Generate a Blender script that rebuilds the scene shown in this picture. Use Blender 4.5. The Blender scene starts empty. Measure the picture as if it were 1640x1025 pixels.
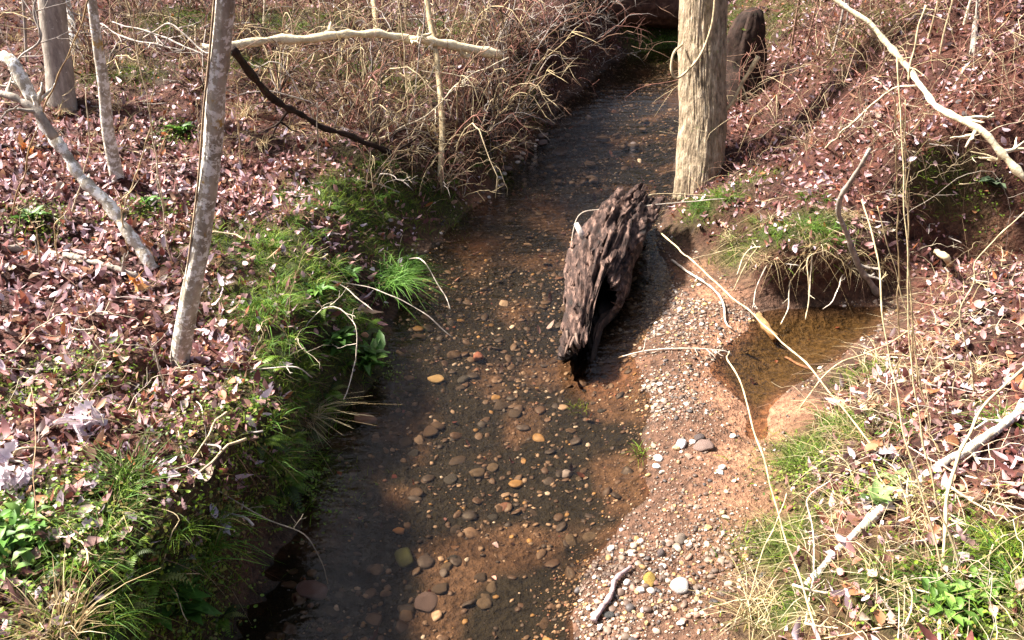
import bpy, math, random
import numpy as np
from mathutils import Vector, Matrix
from mathutils.bvhtree import BVHTree

# ------------------------------------------------------------------ camera, sky, sun, exposure
SC = bpy.context.scene
COL = SC.collection
CAM_H, PITCH, FPX = 2.8, math.radians(29.0), 1420.0
cd = bpy.data.cameras.new('camera'); cam = bpy.data.objects.new('camera', cd); COL.objects.link(cam)
cam.location = (0, 0, CAM_H); cam.rotation_euler = (math.radians(90) - PITCH, 0, 0)
cd.sensor_width = 36.0; cd.lens = 36.0 * FPX / 1640.0; cd.clip_start = 0.05; cd.clip_end = 500
SC.camera = cam

TO_SUN = Vector((-1.0, 0.30, 1.15)).normalized()
SUN_EL = math.asin(TO_SUN.z); SUN_ROT = math.atan2(TO_SUN.x, TO_SUN.y)
W = bpy.data.worlds.new('World'); SC.world = W; W.use_nodes = True
wn = W.node_tree.nodes; wl = W.node_tree.links
sky = wn.new('ShaderNodeTexSky'); sky.sky_type = 'NISHITA'; sky.sun_disc = False
sky.sun_elevation = SUN_EL; sky.sun_rotation = SUN_ROT; sky.dust_density = 7.0; sky.air_density = 1.0
wl.new(sky.outputs[0], wn['Background'].inputs[0]); wn['Background'].inputs[1].default_value = 0.055
sd = bpy.data.lights.new('sun', 'SUN'); sun = bpy.data.objects.new('sun', sd); COL.objects.link(sun)
sd.energy = 5.0; sd.angle = math.radians(7.0); sd.color = (1.0, 0.94, 0.86)
sun.rotation_euler = TO_SUN.to_track_quat('Z', 'Y').to_euler(); sun.location = (-10, 5, 12)
SC.view_settings.view_transform = 'Standard'; SC.view_settings.look = 'None'
SC.view_settings.gamma = 1.0; SC.view_settings.exposure = 2.05
SC.render.engine = 'CYCLES'
SC.cycles.max_bounces = 8; SC.cycles.transparent_max_bounces = 12; SC.cycles.caustics_reflective = False
SC.cycles.use_denoising = True

random.seed(4); rng = np.random.default_rng(7)
U = rng.uniform

# ------------------------------------------------------------------ picture rays
CP, SP = math.cos(PITCH), math.sin(PITCH)
def raydir(px, py):
    a = (px - 820.0) / FPX; b = -(py - 512.5) / FPX
    return np.array([a, CP + b * SP, -SP + b * CP])
def un(px, py, z=0.0):
    d = raydir(px, py); t = (z - CAM_H) / d[2]
    return np.array([d[0] * t, d[1] * t, z])
def atY(px, py, Y):
    d = raydir(px, py); t = Y / d[1]
    return np.array([d[0] * t, Y, CAM_H + d[2] * t])
def project(P):
    P = np.asarray(P); x = P[..., 0]; y = P[..., 1]; z = P[..., 2] - CAM_H
    dep = y * CP - z * SP; up = y * SP + z * CP
    dep = np.where(dep < 0.05, 0.05, dep)
    return 820 + FPX * x / dep, 512.5 - FPX * up / dep, dep

# ------------------------------------------------------------------ noise
def _hash(i, j, k, s):
    n = (i * 374761393 + j * 668265263 + k * 2147483647 + s * 1274126177) & 0xFFFFFFFF
    n = ((n ^ (n >> 13)) * 1274126177) & 0xFFFFFFFF
    return ((n ^ (n >> 16)) & 0xFFFFFF) / float(0xFFFFFF)
def vnoise(P, seed=0):
    P = np.asarray(P, float); i = np.floor(P).astype(np.int64); f = P - i; f = f * f * (3 - 2 * f)
    r = 0
    for a in (0, 1):
        for b in (0, 1):
            for c in (0, 1):
                w = (f[:, 0] if a else 1 - f[:, 0]) * (f[:, 1] if b else 1 - f[:, 1]) * (f[:, 2] if c else 1 - f[:, 2])
                r = r + w * _hash(i[:, 0] + a, i[:, 1] + b, i[:, 2] + c, seed)
    return r * 2 - 1
def fbm(P, o=4, seed=0):
    r = 0; a = 1; t = 0; P = np.asarray(P, float)
    for k in range(o):
        r = r + a * vnoise(P, seed + k * 17); t += a; a *= 0.5; P = P * 2.03
    return r / t
def smooth(u): u = np.clip(u, 0, 1); return u * u * (3 - 2 * u)

# ------------------------------------------------------------------ mesh helpers
def mesh(name, V, faces, mat=None, col=None, smooth_=True):
    """faces: list of (n,k) int arrays"""
    m = bpy.data.meshes.new(name); V = np.asarray(V, np.float32)
    faces = [np.asarray(f, np.int32) for f in faces if len(f)]
    m.vertices.add(len(V)); m.vertices.foreach_set('co', V.ravel())
    li = np.concatenate([f.ravel() for f in faces]); cnt = np.concatenate([np.full(len(f), f.shape[1], np.int32) for f in faces])
    m.loops.add(len(li)); m.loops.foreach_set('vertex_index', li)
    m.polygons.add(len(cnt)); m.polygons.foreach_set('loop_start', np.concatenate([[0], np.cumsum(cnt)[:-1]]).astype(np.int32))
    m.polygons.foreach_set('loop_total', cnt)
    m.polygons.foreach_set('use_smooth', np.full(len(cnt), bool(smooth_)))
    if col is not None:
        a = m.color_attributes.new('Col', 'FLOAT_COLOR', 'POINT')
        c = np.ones((len(V), 4), np.float32); c[:, :3] = col; a.data.foreach_set('color', c.ravel())
    if mat: m.materials.append(mat)
    m.update(calc_edges=True)
    return m
def link(name, me, parent=None):
    o = bpy.data.objects.new(name, me); COL.objects.link(o)
    if parent is not None: o.parent = parent
    return o
def tag(o, label, cat, group=None):
    o['label'] = label; o['category'] = cat
    if group: o['group'] = group
    return o
def stuff(o, label=None, cat=None):
    o['kind'] = 'stuff'
    if label: o['label'] = label
    if cat: o['category'] = cat
    return o

class MB:
    """collects shapes, then becomes one mesh"""
    def __init__(s): s.V = []; s.Q = []; s.T = []; s.C = []; s.n = 0
    def add(s, V, Q=None, T=None, col=(1, 1, 1)):
        V = np.asarray(V, float)
        if Q is not None and len(Q): s.Q.append(np.asarray(Q) + s.n)
        if T is not None and len(T): s.T.append(np.asarray(T) + s.n)
        c = np.asarray(col, float); s.C.append(np.broadcast_to(c, (len(V), 3)) if c.ndim == 1 else c)
        s.V.append(V); s.n += len(V)
    def build(s, name, mat, origin=(0, 0, 0), sm=True):
        V = np.concatenate(s.V) - np.asarray(origin)
        f = []
        if s.Q: f.append(np.concatenate(s.Q))
        if s.T: f.append(np.concatenate(s.T))
        return mesh(name, V, f, mat, np.concatenate(s.C), sm)

def crom(P, n):
    """Catmull-Rom through points, n samples"""
    P = np.asarray(P, float)
    if len(P) == 2: return P[0] + (P[1] - P[0]) * np.linspace(0, 1, n)[:, None]
    Q = np.vstack([2 * P[0] - P[1], P, 2 * P[-1] - P[-2]])
    L = np.concatenate([[0], np.cumsum(np.linalg.norm(np.diff(P, axis=0), axis=1) + 1e-6)])
    u = np.linspace(0, L[-1], n); k = np.clip(np.searchsorted(L, u, 'right') - 1, 0, len(P) - 2)
    t = ((u - L[k]) / (L[k + 1] - L[k]))[:, None]
    a, b, c, d = Q[k], Q[k + 1], Q[k + 2], Q[k + 3]
    return 0.5 * (2 * b + (c - a) * t + (2 * a - 5 * b + 4 * c - d) * t**2 + (3 * b - a - 3 * c + d) * t**3)
def frames(P):
    T = np.gradient(P, axis=0); T /= np.linalg.norm(T, axis=1)[:, None] + 1e-9
    ref = np.array([0.31, 0.17, 0.93]) if abs(T[0, 2]) < 0.8 else np.array([0.9, 0.3, 0.1])
    N = np.zeros_like(P); v = ref
    for i in range(len(P)):
        v = v - T[i] * np.dot(v, T[i]); v = v / (np.linalg.norm(v) + 1e-9); N[i] = v
    return T, N, np.cross(T, N)
def tube(P, r, sides=6, disp=None):
    """returns V,Q,T of a closed tapered tube; disp(theta(n,s), along(n,s)) scales the radius"""
    P = np.asarray(P, float); n = len(P); r = np.broadcast_to(np.asarray(r, float), (n,))
    T, N, B = frames(P)
    th = np.linspace(0, 2 * math.pi, sides, endpoint=False)
    L = np.concatenate([[0], np.cumsum(np.linalg.norm(np.diff(P, axis=0), axis=1))])
    R = r[:, None] * np.ones((1, sides))
    if disp is not None: R = disp(np.broadcast_to(th, (n, sides)), np.broadcast_to(L[:, None], (n, sides)), R)
    V = P[:, None, :] + R[..., None] * (np.cos(th)[None, :, None] * N[:, None, :] + np.sin(th)[None, :, None] * B[:, None, :])
    V = V.reshape(-1, 3)
    i = np.arange(n - 1)[:, None] * sides; j = np.arange(sides)[None, :]; j2 = (j + 1) % sides
    Q = np.stack([i + j, i + j2, i + sides + j2, i + sides + j], -1).reshape(-1, 4)
    V = np.vstack([V, P[0], P[-1]]); a, b = n * sides, n * sides + 1
    jj = np.arange(sides); j3 = (jj + 1) % sides
    Tt = np.vstack([np.stack([np.full(sides, a), j3, jj], -1), np.stack([np.full(sides, b), (n - 1) * sides + jj, (n - 1) * sides + j3], -1)])
    return V, Q, Tt
def wob(P, amp, fr=3.0, seed=0):
    P = np.asarray(P, float); n = len(P)
    s = np.linspace(0, 1, n); e = np.minimum(1, 6 * np.minimum(s, 1 - s))[:, None]
    o = rng.uniform(0, 100, 3)
    D = np.stack([vnoise(np.stack([P[:, 0] * fr + o[k], P[:, 1] * fr + k * 9, P[:, 2] * fr], 1), seed + k) for k in range(3)], 1)
    return P + D * amp * e

# ------------------------------------------------------------------ materials
MAT = {}
def newmat(name):
    m = bpy.data.materials.new(name); m.use_nodes = True; MAT[name] = m
    nt = m.node_tree; return m, nt.nodes, nt.links, nt.nodes['Principled BSDF']
def ramp(n, stops):
    r = n.new('ShaderNodeValToRGB'); cr = r.color_ramp
    while len(cr.elements) < len(stops): cr.elements.new(0.5)
    for e, (p, c) in zip(cr.elements, stops): e.position = p; e.color = (*c, 1)
    return r
def noise_node(n, l, scale, detail=6, vec=None, rough=0.6, stretch=None):
    t = n.new('ShaderNodeTexNoise'); t.inputs['Scale'].default_value = scale; t.inputs['Detail'].default_value = detail; t.inputs['Roughness'].default_value = rough
    tc = n.new('ShaderNodeTexCoord'); o = tc.outputs['Object']
    if stretch:
        mp = n.new('ShaderNodeMapping'); mp.inputs['Scale'].default_value = stretch; l.new(o, mp.inputs[0]); o = mp.outputs[0]
    l.new(o, t.inputs['Vector']); return t
def mixcol(n, l, a, b, fac, mode='MIX'):
    m = n.new('ShaderNodeMix'); m.data_type = 'RGBA'; m.blend_type = mode
    for k, v in ((6, a), (7, b)):
        if isinstance(v, tuple): m.inputs[k].default_value = (*v, 1)
        else: l.new(v, m.inputs[k])
    if isinstance(fac, (int, float)): m.inputs[0].default_value = fac
    else: l.new(fac, m.inputs[0])
    return m.outputs[2]
def bump(n, l, h, b, dist=0.01, st=1.0):
    k = n.new('ShaderNodeBump'); k.inputs['Distance'].default_value = dist; k.inputs['Strength'].default_value = st
    l.new(h, k.inputs['Height']); l.new(k.outputs[0], b.inputs['Normal'])

def mat_vcol(name, rough=0.8, spec=0.3, trans=0.0, var=0.35, scale=60, bumpd=0.0):
    m, n, l, b = newmat(name)
    at = n.new('ShaderNodeAttribute'); at.attribute_name = 'Col'
    t = noise_node(n, l, scale, 4); r = ramp(n, [(0.3, (1 - var,) * 3), (0.7, (1 + var * 0.6,) * 3)]); l.new(t.outputs[0], r.inputs[0])
    c = mixcol(n, l, at.outputs[0], r.outputs[0], 1.0, 'MULTIPLY')
    l.new(c, b.inputs['Base Color']); b.inputs['Roughness'].default_value = rough; b.inputs['Specular IOR Level'].default_value = spec
    if bumpd: bump(n, l, t.outputs[0], b, bumpd)
    if trans:
        tr = n.new('ShaderNodeBsdfTranslucent'); l.new(c, tr.inputs[0]); mx = n.new('ShaderNodeMixShader'); mx.inputs[0].default_value = trans
        l.new(b.outputs[0], mx.inputs[1]); l.new(tr.outputs[0], mx.inputs[2]); l.new(mx.outputs[0], n['Material Output'].inputs[0])
    return m
mat_vcol('ground', 0.85, 0.25, 0, 0.6, 26, 0.045)
mat_vcol('leaf_litter', 0.55, 0.4, 0.22, 0.25, 45)
mat_vcol('green_leaf', 0.5, 0.35, 0.25, 0.25, 40)
mat_vcol('grass', 0.65, 0.25, 0.25, 0.25, 30)
mat_vcol('stone', 0.6, 0.4, 0, 0.35, 35, 0.004)
mat_vcol('twig', 0.8, 0.25, 0, 0.55, 22, 0.006)

def mat_bark(name, c0, c1, c2, sc=(30, 30, 6), lich=None, lpos=0.56, orange=None, bd=0.01, spec=0.2):
    m, n, l, b = newmat(name)
    t = noise_node(n, l, 1.0, 7, stretch=sc, rough=0.65)
    r = ramp(n, [(0.28, c0), (0.5, c1), (0.72, c2)]); l.new(t.outputs[0], r.inputs[0]); c = r.outputs[0]
    if lich:
        t2 = noise_node(n, l, 24, 6, rough=0.75); r2 = ramp(n, [(lpos, (0, 0, 0)), (lpos + 0.04, (1, 1, 1))]); l.new(t2.outputs[0], r2.inputs[0])
        c = mixcol(n, l, c, lich, r2.outputs[0])
    if orange:
        t3 = noise_node(n, l, 6.5, 5, rough=0.7); r3 = ramp(n, [(0.62, (0, 0, 0)), (0.68, (1, 1, 1))]); l.new(t3.outputs[0], r3.inputs[0])
        c = mixcol(n, l, c, orange, r3.outputs[0])
    l.new(c, b.inputs['Base Color']); b.inputs['Roughness'].default_value = 0.85; b.inputs['Specular IOR Level'].default_value = spec
    bump(n, l, t.outputs[0], b, bd)
    return m
mat_bark('bark_oak', (0.055, 0.038, 0.024), (0.31, 0.235, 0.155), (0.56, 0.46, 0.34), (26, 26, 9), (.22, .21, .10), .60, bd=0.03)
mat_bark('bark_lichen', (0.16, 0.13, 0.10), (0.40, 0.35, 0.28), (0.56, 0.50, 0.41), (18, 18, 10), (0.80, 0.78, 0.74), 0.51, (0.40, 0.26, 0.07))
mat_bark('bark_grey', (0.12, 0.095, 0.08), (0.28, 0.24, 0.20), (0.42, 0.37, 0.31), (25, 25, 7), (0.52, 0.50, 0.44), 0.60)
mat_bark('bark_tan', (0.22, 0.15, 0.08), (0.46, 0.36, 0.21), (0.62, 0.52, 0.34), (25, 25, 9), (0.62, 0.58, 0.42), 0.60)
mat_bark('bark_pale', (0.40, 0.31, 0.18), (0.66, 0.57, 0.38), (0.78, 0.72, 0.55), (22, 22, 22), (0.80, 0.77, 0.66), 0.60)
mat_bark('bark_dark', (0.008, 0.005, 0.004), (0.028, 0.016, 0.012), (0.06, 0.034, 0.025), (14, 14, 14), (0.05, 0.065, 0.02), 0.62)
mat_bark('rotten', (0.005, 0.003, 0.002), (0.042, 0.020, 0.014), (0.27, 0.165, 0.125), (26, 6, 26), None, bd=0.02, spec=0.4)
m = MAT['rotten']; n = m.node_tree.nodes; l = m.node_tree.links; b = n['Principled BSDF']
ge = n.new('ShaderNodeNewGeometry'); sx = n.new('ShaderNodeSeparateXYZ'); l.new(ge.outputs['Position'], sx.inputs[0]); rz = ramp(n, [(0.02, (.16, .15, .14)), (0.11, (1, 1, 1))]); l.new(sx.outputs[2], rz.inputs[0])
src = b.inputs['Base Color'].links[0].from_socket; l.new(mixcol(n, l, src, rz.outputs[0], 1.0, 'MULTIPLY'), b.inputs['Base Color'])   # water-soaked foot of the log
mat_bark('bark_fallen', (0.025, 0.013, 0.010), (0.085, 0.042, 0.028), (0.16, 0.085, 0.06), (14, 14, 14), (0.05, 0.065, 0.02), 0.64)
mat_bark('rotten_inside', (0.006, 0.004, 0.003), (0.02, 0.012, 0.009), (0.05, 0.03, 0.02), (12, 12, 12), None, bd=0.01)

m, n, l, b = newmat('water')
t1 = noise_node(n, l, 1.0, 3, stretch=(3.6, 9.0, 1)); t2 = noise_node(n, l, 1.0, 3, stretch=(22, 38, 1))
tcw = n.new('ShaderNodeTexCoord'); sw = n.new('ShaderNodeSeparateXYZ'); l.new(tcw.outputs['Object'], sw.inputs[0])
mr = n.new('ShaderNodeMapRange'); l.new(sw.outputs[1], mr.inputs[0]); mr.inputs[1].default_value = 4.5; mr.inputs[2].default_value = 7.5; mr.inputs[3].default_value = .35; mr.inputs[4].default_value = .9   # the riffle is rougher
mr2 = n.new('ShaderNodeMapRange'); l.new(sw.outputs[1], mr2.inputs[0]); mr2.inputs[1].default_value = 9.0; mr2.inputs[2].default_value = 10.2; mr2.inputs[3].default_value = 1.0; mr2.inputs[4].default_value = .16   # still pool above it
mm_ = n.new('ShaderNodeMath'); mm_.operation = 'MULTIPLY'; l.new(mr.outputs[0], mm_.inputs[0]); l.new(mr2.outputs[0], mm_.inputs[1])
ad = n.new('ShaderNodeMath'); ad.operation = 'MULTIPLY_ADD'; l.new(t2.outputs[0], ad.inputs[0]); ad.inputs[1].default_value = 0.22; l.new(t1.outputs[0], ad.inputs[2])
bp = n.new('ShaderNodeBump'); bp.inputs['Distance'].default_value = 0.05; l.new(mm_.outputs[0], bp.inputs['Strength']); l.new(ad.outputs[0], bp.inputs['Height'])
fr = n.new('ShaderNodeFresnel'); fr.inputs[0].default_value = 1.33; l.new(bp.outputs[0], fr.inputs['Normal'])
gl = n.new('ShaderNodeBsdfGlossy'); gl.inputs['Roughness'].default_value = 0.04; l.new(bp.outputs[0], gl.inputs['Normal'])
tp = n.new('ShaderNodeBsdfTransparent'); tp.inputs[0].default_value = (0.80, 0.70, 0.58, 1)
mx = n.new('ShaderNodeMixShader'); l.new(fr.outputs[0], mx.inputs[0]); l.new(tp.outputs[0], mx.inputs[1]); l.new(gl.outputs[0], mx.inputs[2])
l.new(mx.outputs[0], n['Material Output'].inputs[0]); n.remove(b)

# ------------------------------------------------------------------ terrain
def upts(L, z=0.0): return [tuple(un(a, b, z)[:2]) for a, b in L]
L_px = [(380, 1060), (440, 980), (485, 880), (515, 800), (530, 720), (555, 655), (610, 600), (622, 525), (655, 455), (688, 395), (745, 342), (800, 300), (838, 262), (878, 205), (902, 168), (945, 135), (985, 100), (1015, 86), (1080, 76)]
LEFT = [(-1.3, -10), (-1.25, 1.2)] + upts(L_px) + [(4.8, 14.6), (9, 15.2), (22, 16), (60, 18)]
RIGHT_far = [(60, 16.0), (22, 14.2), (9, 12.9), (4.6, 12.2), (3.1, 12.0)]
R_px = [(1097, 118), (1093, 160), (1090, 205), (1086, 255), (1082, 292), (1074, 330), (1052, 368), (1058, 402), (1076, 440), (1060, 490), (1032, 540), (1022, 590), (1042, 640), (1030, 700), (1026, 780), (990, 850), (935, 930), (905, 1025)]
WATER = LEFT + RIGHT_far + upts(R_px) + [(0.45, 1.2), (0.45, -10)]
POOL = upts([(1143, 590), (1160, 562), (1200, 535), (1212, 503), (1300, 496), (1420, 492), (1385, 535), (1318, 580), (1262, 618), (1228, 658), (1218, 700), (1206, 698), (1200, 655), (1172, 622)])
LOWR = upts([(1097, 118), (1093, 160), (1090, 205), (1086, 255), (1082, 292), (1076, 330), (1062, 355), (1085, 385), (1120, 410), (1165, 445), (1200, 490), (1250, 497), (1330, 492), (1400, 484), (1440, 470), (1460, 490), (1405, 540), (1335, 590), (1285, 640), (1250, 720), (1232, 800), (1222, 880), (1205, 960), (1195, 1040)])
LOW = LEFT + RIGHT_far + LOWR + [(1.0, 1.2), (1.0, -10)]

def sdf(poly, X, Y):
    P = np.array(poly); D = np.full(X.shape, 1e9); ins = np.zeros(X.shape, bool)
    for (ax, ay), (bx, by) in zip(P, np.roll(P, -1, 0)):
        ex, ey = bx - ax, by - ay; L2 = ex * ex + ey * ey + 1e-12
        t = np.clip(((X - ax) * ex + (Y - ay) * ey) / L2, 0, 1)
        D = np.minimum(D, (X - ax - t * ex)**2 + (Y - ay - t * ey)**2)
        c = ((ay > Y) != (by > Y)) & (X < ex * (Y - ay) / (by - ay + 1e-12) + ax); ins ^= c
    D = np.sqrt(D); return np.where(ins, -D, D)
def polydist(pl, X, Y):
    D = np.full(X.shape, 1e9)
    for (ax, ay), (bx, by) in zip(pl[:-1], pl[1:]):
        ex, ey = bx - ax, by - ay; t = np.clip(((X - ax) * ex + (Y - ay) * ey) / (ex * ex + ey * ey), 0, 1)
        D = np.minimum(D, np.hypot(X - ax - t * ex, Y - ay - t * ey))
    return D
# px, py (at water level), bank rise, bank width, slope beyond, overhang
CTRL = [(380, 1000, .72, .30, .10, .14), (500, 800, .62, .34, .10, .12), (560, 640, .55, .45, .12, .06), (630, 500, .50, .75, .12, .0),
        (690, 390, .50, .75, .12, .0), (800, 300, .62, .65, .12, .04), (880, 200, .85, .50, .12, .12), (985, 105, .95, .50, .10, .12), (1075, 84, .35, 1.3, .10, 0),
        (300, 600, .62, .4, .10, 0), (100, 500, .62, .4, .10, 0),
        (1095, 130, .55, .40, .16, .05), (1085, 260, .42, .40, .20, .05), (1080, 345, .20, .40, .26, 0), (1150, 425, .26, .40, .24, .0), (1215, 480, .36, .26, .16, .12), (1300, 470, .40, .24, .14, .14), (1390, 470, .40, .26, .14, .12),
        (1450, 480, .30, .6, .16, 0), (1400, 560, .14, .6, .18, 0), (1300, 640, .16, .45, .20, 0), (1250, 760, .26, .40, .22, 0), (1225, 900, .30, .40, .24, 0), (1200, 1040, .30, .4, .24, 0),
        (1600, 300, .6, .5, .2, 0)]
cpos = np.array([un(c[0], c[1])[:2] for c in CTRL]); cval = np.array([c[2:] for c in CTRL])
GULLY = [tuple(un(a, b, z)[:2]) for a, b, z in ((1405, 492, 0), (1450, 455, .1), (1520, 425, .2), (1600, 405, .25), (1720, 392, .3), (2000, 380, .4))]

PIT = [tuple(un(a, b, .95)[:2]) for a, b in ((1500, 235), (1560, 225), (1660, 245), (1760, 250))]
xs = np.concatenate([-6 - np.cumsum(0.12 * 1.13**np.arange(36))[::-1], np.arange(-6, 6.6, 0.045), 6.6 + np.cumsum(0.12 * 1.13**np.arange(34))])
ys = np.concatenate([np.linspace(-9, 1.4, 24), np.arange(1.6, 13.6, 0.045), 13.6 + np.cumsum(0.07 * 1.085**np.arange(54))])
X, Y = np.meshgrid(xs, ys); sh = X.shape
def height(X, Y):
    P = np.stack([X.ravel(), Y.ravel(), np.zeros(X.size)], 1)
    edge = (fbm(P * 2.2, 3, 5) * 0.10 + fbm(P * 7, 2, 8) * 0.04).reshape(X.shape)
    dl = sdf(LOW, X, Y) + edge
    dw = np.minimum(sdf(WATER, X, Y) + edge * .7, sdf(POOL, X, Y) - .02 + edge * .25)
    q = 0; wsum = 0
    for (cx, cy), v in zip(cpos, cval):
        w = 1 / ((X - cx)**2 + (Y - cy)**2 + 0.08)**1.6; wsum = wsum + w; q = q + w[..., None] * v
    q = q / wsum[..., None]; bh, bw, slp, ov = [q[..., k] for k in range(4)]
    fine = fbm(P * 5, 4, 21).reshape(X.shape); big = fbm(P * 0.8, 3, 31).reshape(X.shape)
    depth = 0.13 + 0.05 * fbm(P * 1.6, 3, 41).reshape(X.shape)
    hin = np.where(dw < 0, -depth * (1 - np.exp(dw / 0.22)), 0.055 * (1 - np.exp(-np.maximum(dw, 0) / 0.22))) + fine * 0.012
    u = np.clip(dl / bw, 0, 1); S = smooth(u**0.85)
    d2 = np.maximum(0, dl - bw * 0.6); far = slp * np.where(d2 < 3, d2, 3 + 0.5 * (d2 - 3))
    far = np.where(d2 > 14, slp * (8.5 + 0.15 * (d2 - 14)), far)
    h = hin + bh * S + far + (fine * 0.05 + big * 0.14) * smooth(dl / 0.8) + 0.03 * fine * S
    g = polydist(GULLY, X, Y); lowz = 0.10 + 0.10 * np.maximum(0, X - 2.3)
    h = np.where(h > lowz, lowz + (h - lowz) * (1 - 0.85 * np.exp(-(g / 0.28)**2) * smooth((dl - 0.02) / 0.2)), h)
    # higher bank standing behind the gully
    gy = np.interp(X, [p[0] for p in GULLY], [p[1] for p in GULLY])
    h = h + 0.55 * smooth((X - 2.2) / 1.0) * smooth((Y - gy - 0.12) / 0.55)
    pit = polydist(PIT, X, Y); h = h - 0.55 * np.exp(-(pit / 0.26)**4) * smooth((dl - .2) / .3)
    return h, S, dl, dw, ov
Hh, Ss, DL, DW, OV = height(X, Y)
gy_, gx_ = np.gradient(Hh, ys, xs); gm = np.hypot(gx_, gy_) + 1e-6
st = OV * smooth((gm - 0.5) / 0.8) * np.clip((Ss - 0.40) * 1.7, -1, 1)
VX = X - gx_ / gm * st; VY = Y - gy_ / gm * st
GV = np.stack([VX.ravel(), VY.ravel(), Hh.ravel()], 1)
nx, ny = len(xs), len(ys)
ii = (np.arange(ny - 1)[:, None] * nx + np.arange(nx - 1)[None, :]).ravel()
GQ = np.stack([ii, ii + 1, ii + nx + 1, ii + nx], 1)
bvh = BVHTree.FromPolygons(GV.tolist(), GQ.tolist())
CAMP = Vector((0, 0, CAM_H))
def hit(px, py):
    d = Vector(raydir(px, py)).normalized(); p, nn, i, t = bvh.ray_cast(CAMP, d)
    return np.array(p) if p is not None else un(px, py, 0)
def gz(x, y):
    p, nn, i, t = bvh.ray_cast(Vector((x, y, 8)), Vector((0, 0, -1)))
    return p.z if p is not None else 0.0
def gpt(x, y): return np.array([x, y, gz(x, y)])

# world-space patches of moss, low green plants and bare clay
def blobs(L):
    return [(hit(a, b), r, s) for a, b, r, s in L]
MOSS = blobs([(560, 330, .40, 1), (420, 390, .38, 1), (490, 430, .34, 1), (590, 300, .34, .8), (430, 480, .30, .8), (475, 600, .22, 1), (512, 640, .20, 1), (545, 480, .28, 1), (560, 560, .22, 1), (610, 400, .30, 1),
              (700, 318, .25, .9), (650, 330, .25, .8), (790, 260, .3, .5), (850, 150, .3, .8), (1130, 328, .22, 1), (1300, 362, .22, 1), (1225, 372, .18, .8), (1185, 398, .22, .7), (1205, 285, .18, .6), (1295, 720, .20, 1), (1340, 680, .18, 1), (1255, 870, .2, 1), (1280, 960, .2, .8),
              (1420, 920, .22, .7), (1560, 960, .24, .7), (1625, 880, .2, .8), (1385, 600, .16, .8), (480, 40, .5, .7), (420, 105, .4, .7), (570, 110, .4, .6), (300, 40, .5, .7), (640, 130, .4, .5), (720, 45, .5, .6), (200, 110, .4, .5), (1250, 30, .5, .5), (1180, 20, .5, .6), (1400, 40, .5, .4), (1060, 62, .5, 1), (1030, 60, .4, 1), (1515, 300, .2, .6), (1490, 270, .15, .7), (500, 760, .2, .7)])
HERB = blobs([(100, 900, .34, 1), (200, 930, .34, 1), (310, 880, .28, 1), (380, 690, .24, .8), (450, 720, .22, .8), (480, 790, .18, .8), (60, 640, .2, .8), (150, 590, .2, .6), (330, 700, .2, .6), (430, 760, .2, .8), (60, 350, .16, .8), (240, 340, .18, .8), (40, 840, .25, 1), (300, 990, .25, 1), (90, 1010, .3, 1),
              (1290, 760, .16, .7), (1400, 790, .16, .8), (1520, 980, .2, .9), (1600, 940, .2, .8), (630, 600, .1, .3), (400, 640, .2, .6), (250, 660, .18, .4), (290, 215, .15, .7), (1575, 330, .14, .35)])
CLAY = blobs([(1150, 540, .12, 1), (1120, 560, .10, .8), (1150, 600, .12, 1), (1165, 640, .12, 1), (1195, 680, .12, 1), (1170, 520, .14, 1), (1185, 620, .2, .9), (1215, 690, .16, .9), (1200, 740, .2, .7), (1250, 650, .16, .9), (1130, 620, .16, .7), (1110, 430, .14, .9), (1150, 470, .14, 1), (1610, 400, .22, 1), (1560, 350, .12, .6), (1180, 800, .2, .6), (1160, 900, .2, .4), (980, 600, .2, .5), (870, 330, .2, .5), (780, 330, .2, .5), (760, 390, .2, .4)])
def field(B, P):
    r = 0
    for c, rad, s in B: r = np.maximum(r, s * np.exp(-((P - c)**2).sum(1) / rad**2))
    return r
Pn = GV * np.array([1, 1, 1])
nz = fbm(GV * 3.0, 4, 77); nz2 = fbm(GV * 9.0, 3, 78)
fm = np.clip(field(MOSS, GV) * (1.25 + nz2), 0, 1); fh = np.clip(field(HERB, GV) * (1.2 + nz2), 0, 1); fc = np.clip(field(CLAY, GV) * (1.3 + nz), 0, 1)
soil = np.array([0.034, 0.013, 0.009]); litter = np.array([0.105, 0.038, 0.025])
C = soil + (litter - soil) * np.clip(0.5 + nz * 1.2, 0, 1)[:, None]
bed = np.array([0.100, 0.062, 0.040]) * (1 + 0.4 * nz2[:, None]); alg_shade = smooth(fbm(GV * np.array([3.4, 2.6, 1]), 4, 60) * 3.4 + .45 - 1.2 * np.clip(GV[:, 0] - .15 - .16 * (GV[:, 1] - 3), -1, 1) + 1.3 * smooth((GV[:, 1] - 6.3) / 1.8))[:, None]; bed = bed * (1 - alg_shade) + alg_shade * np.array([.016, .014, .009]); bar = np.array([0.115, 0.060, 0.037]) * (1 + 0.35 * nz2[:, None])  # algae mottle; left-side shade and far darkening under reflections painted into the bed
dl_, dw_ = DL.ravel(), DW.ravel()
a = smooth(1 - (dl_ - 0.02) / 0.1)[:, None]; C = C * (1 - a) + a * np.where(dw_[:, None] < 0.0, bed, bar); pz = smooth((.02 - sdf(POOL, GV[:, 0], GV[:, 1])) / .12)[:, None]; C = C * (1 - pz) + pz * np.array([.100, .064, .024])
wet = (smooth(1 - np.abs(GV[:, 2] - 0.0) / 0.10) * smooth((dl_ + .05) / .1))[:, None]      # damp mud along the foot of the banks
C = C * (1 - wet * 0.55)
fc = fc * (1 - pz[:, 0]); C = C * (1 - 0.8 * fc[:, None]) + 0.8 * fc[:, None] * np.array([0.33, 0.165, 0.095])
C = C * (1 - 0.85 * fm[:, None]) + 0.85 * fm[:, None] * np.array([0.040, 0.062, 0.010])
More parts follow.
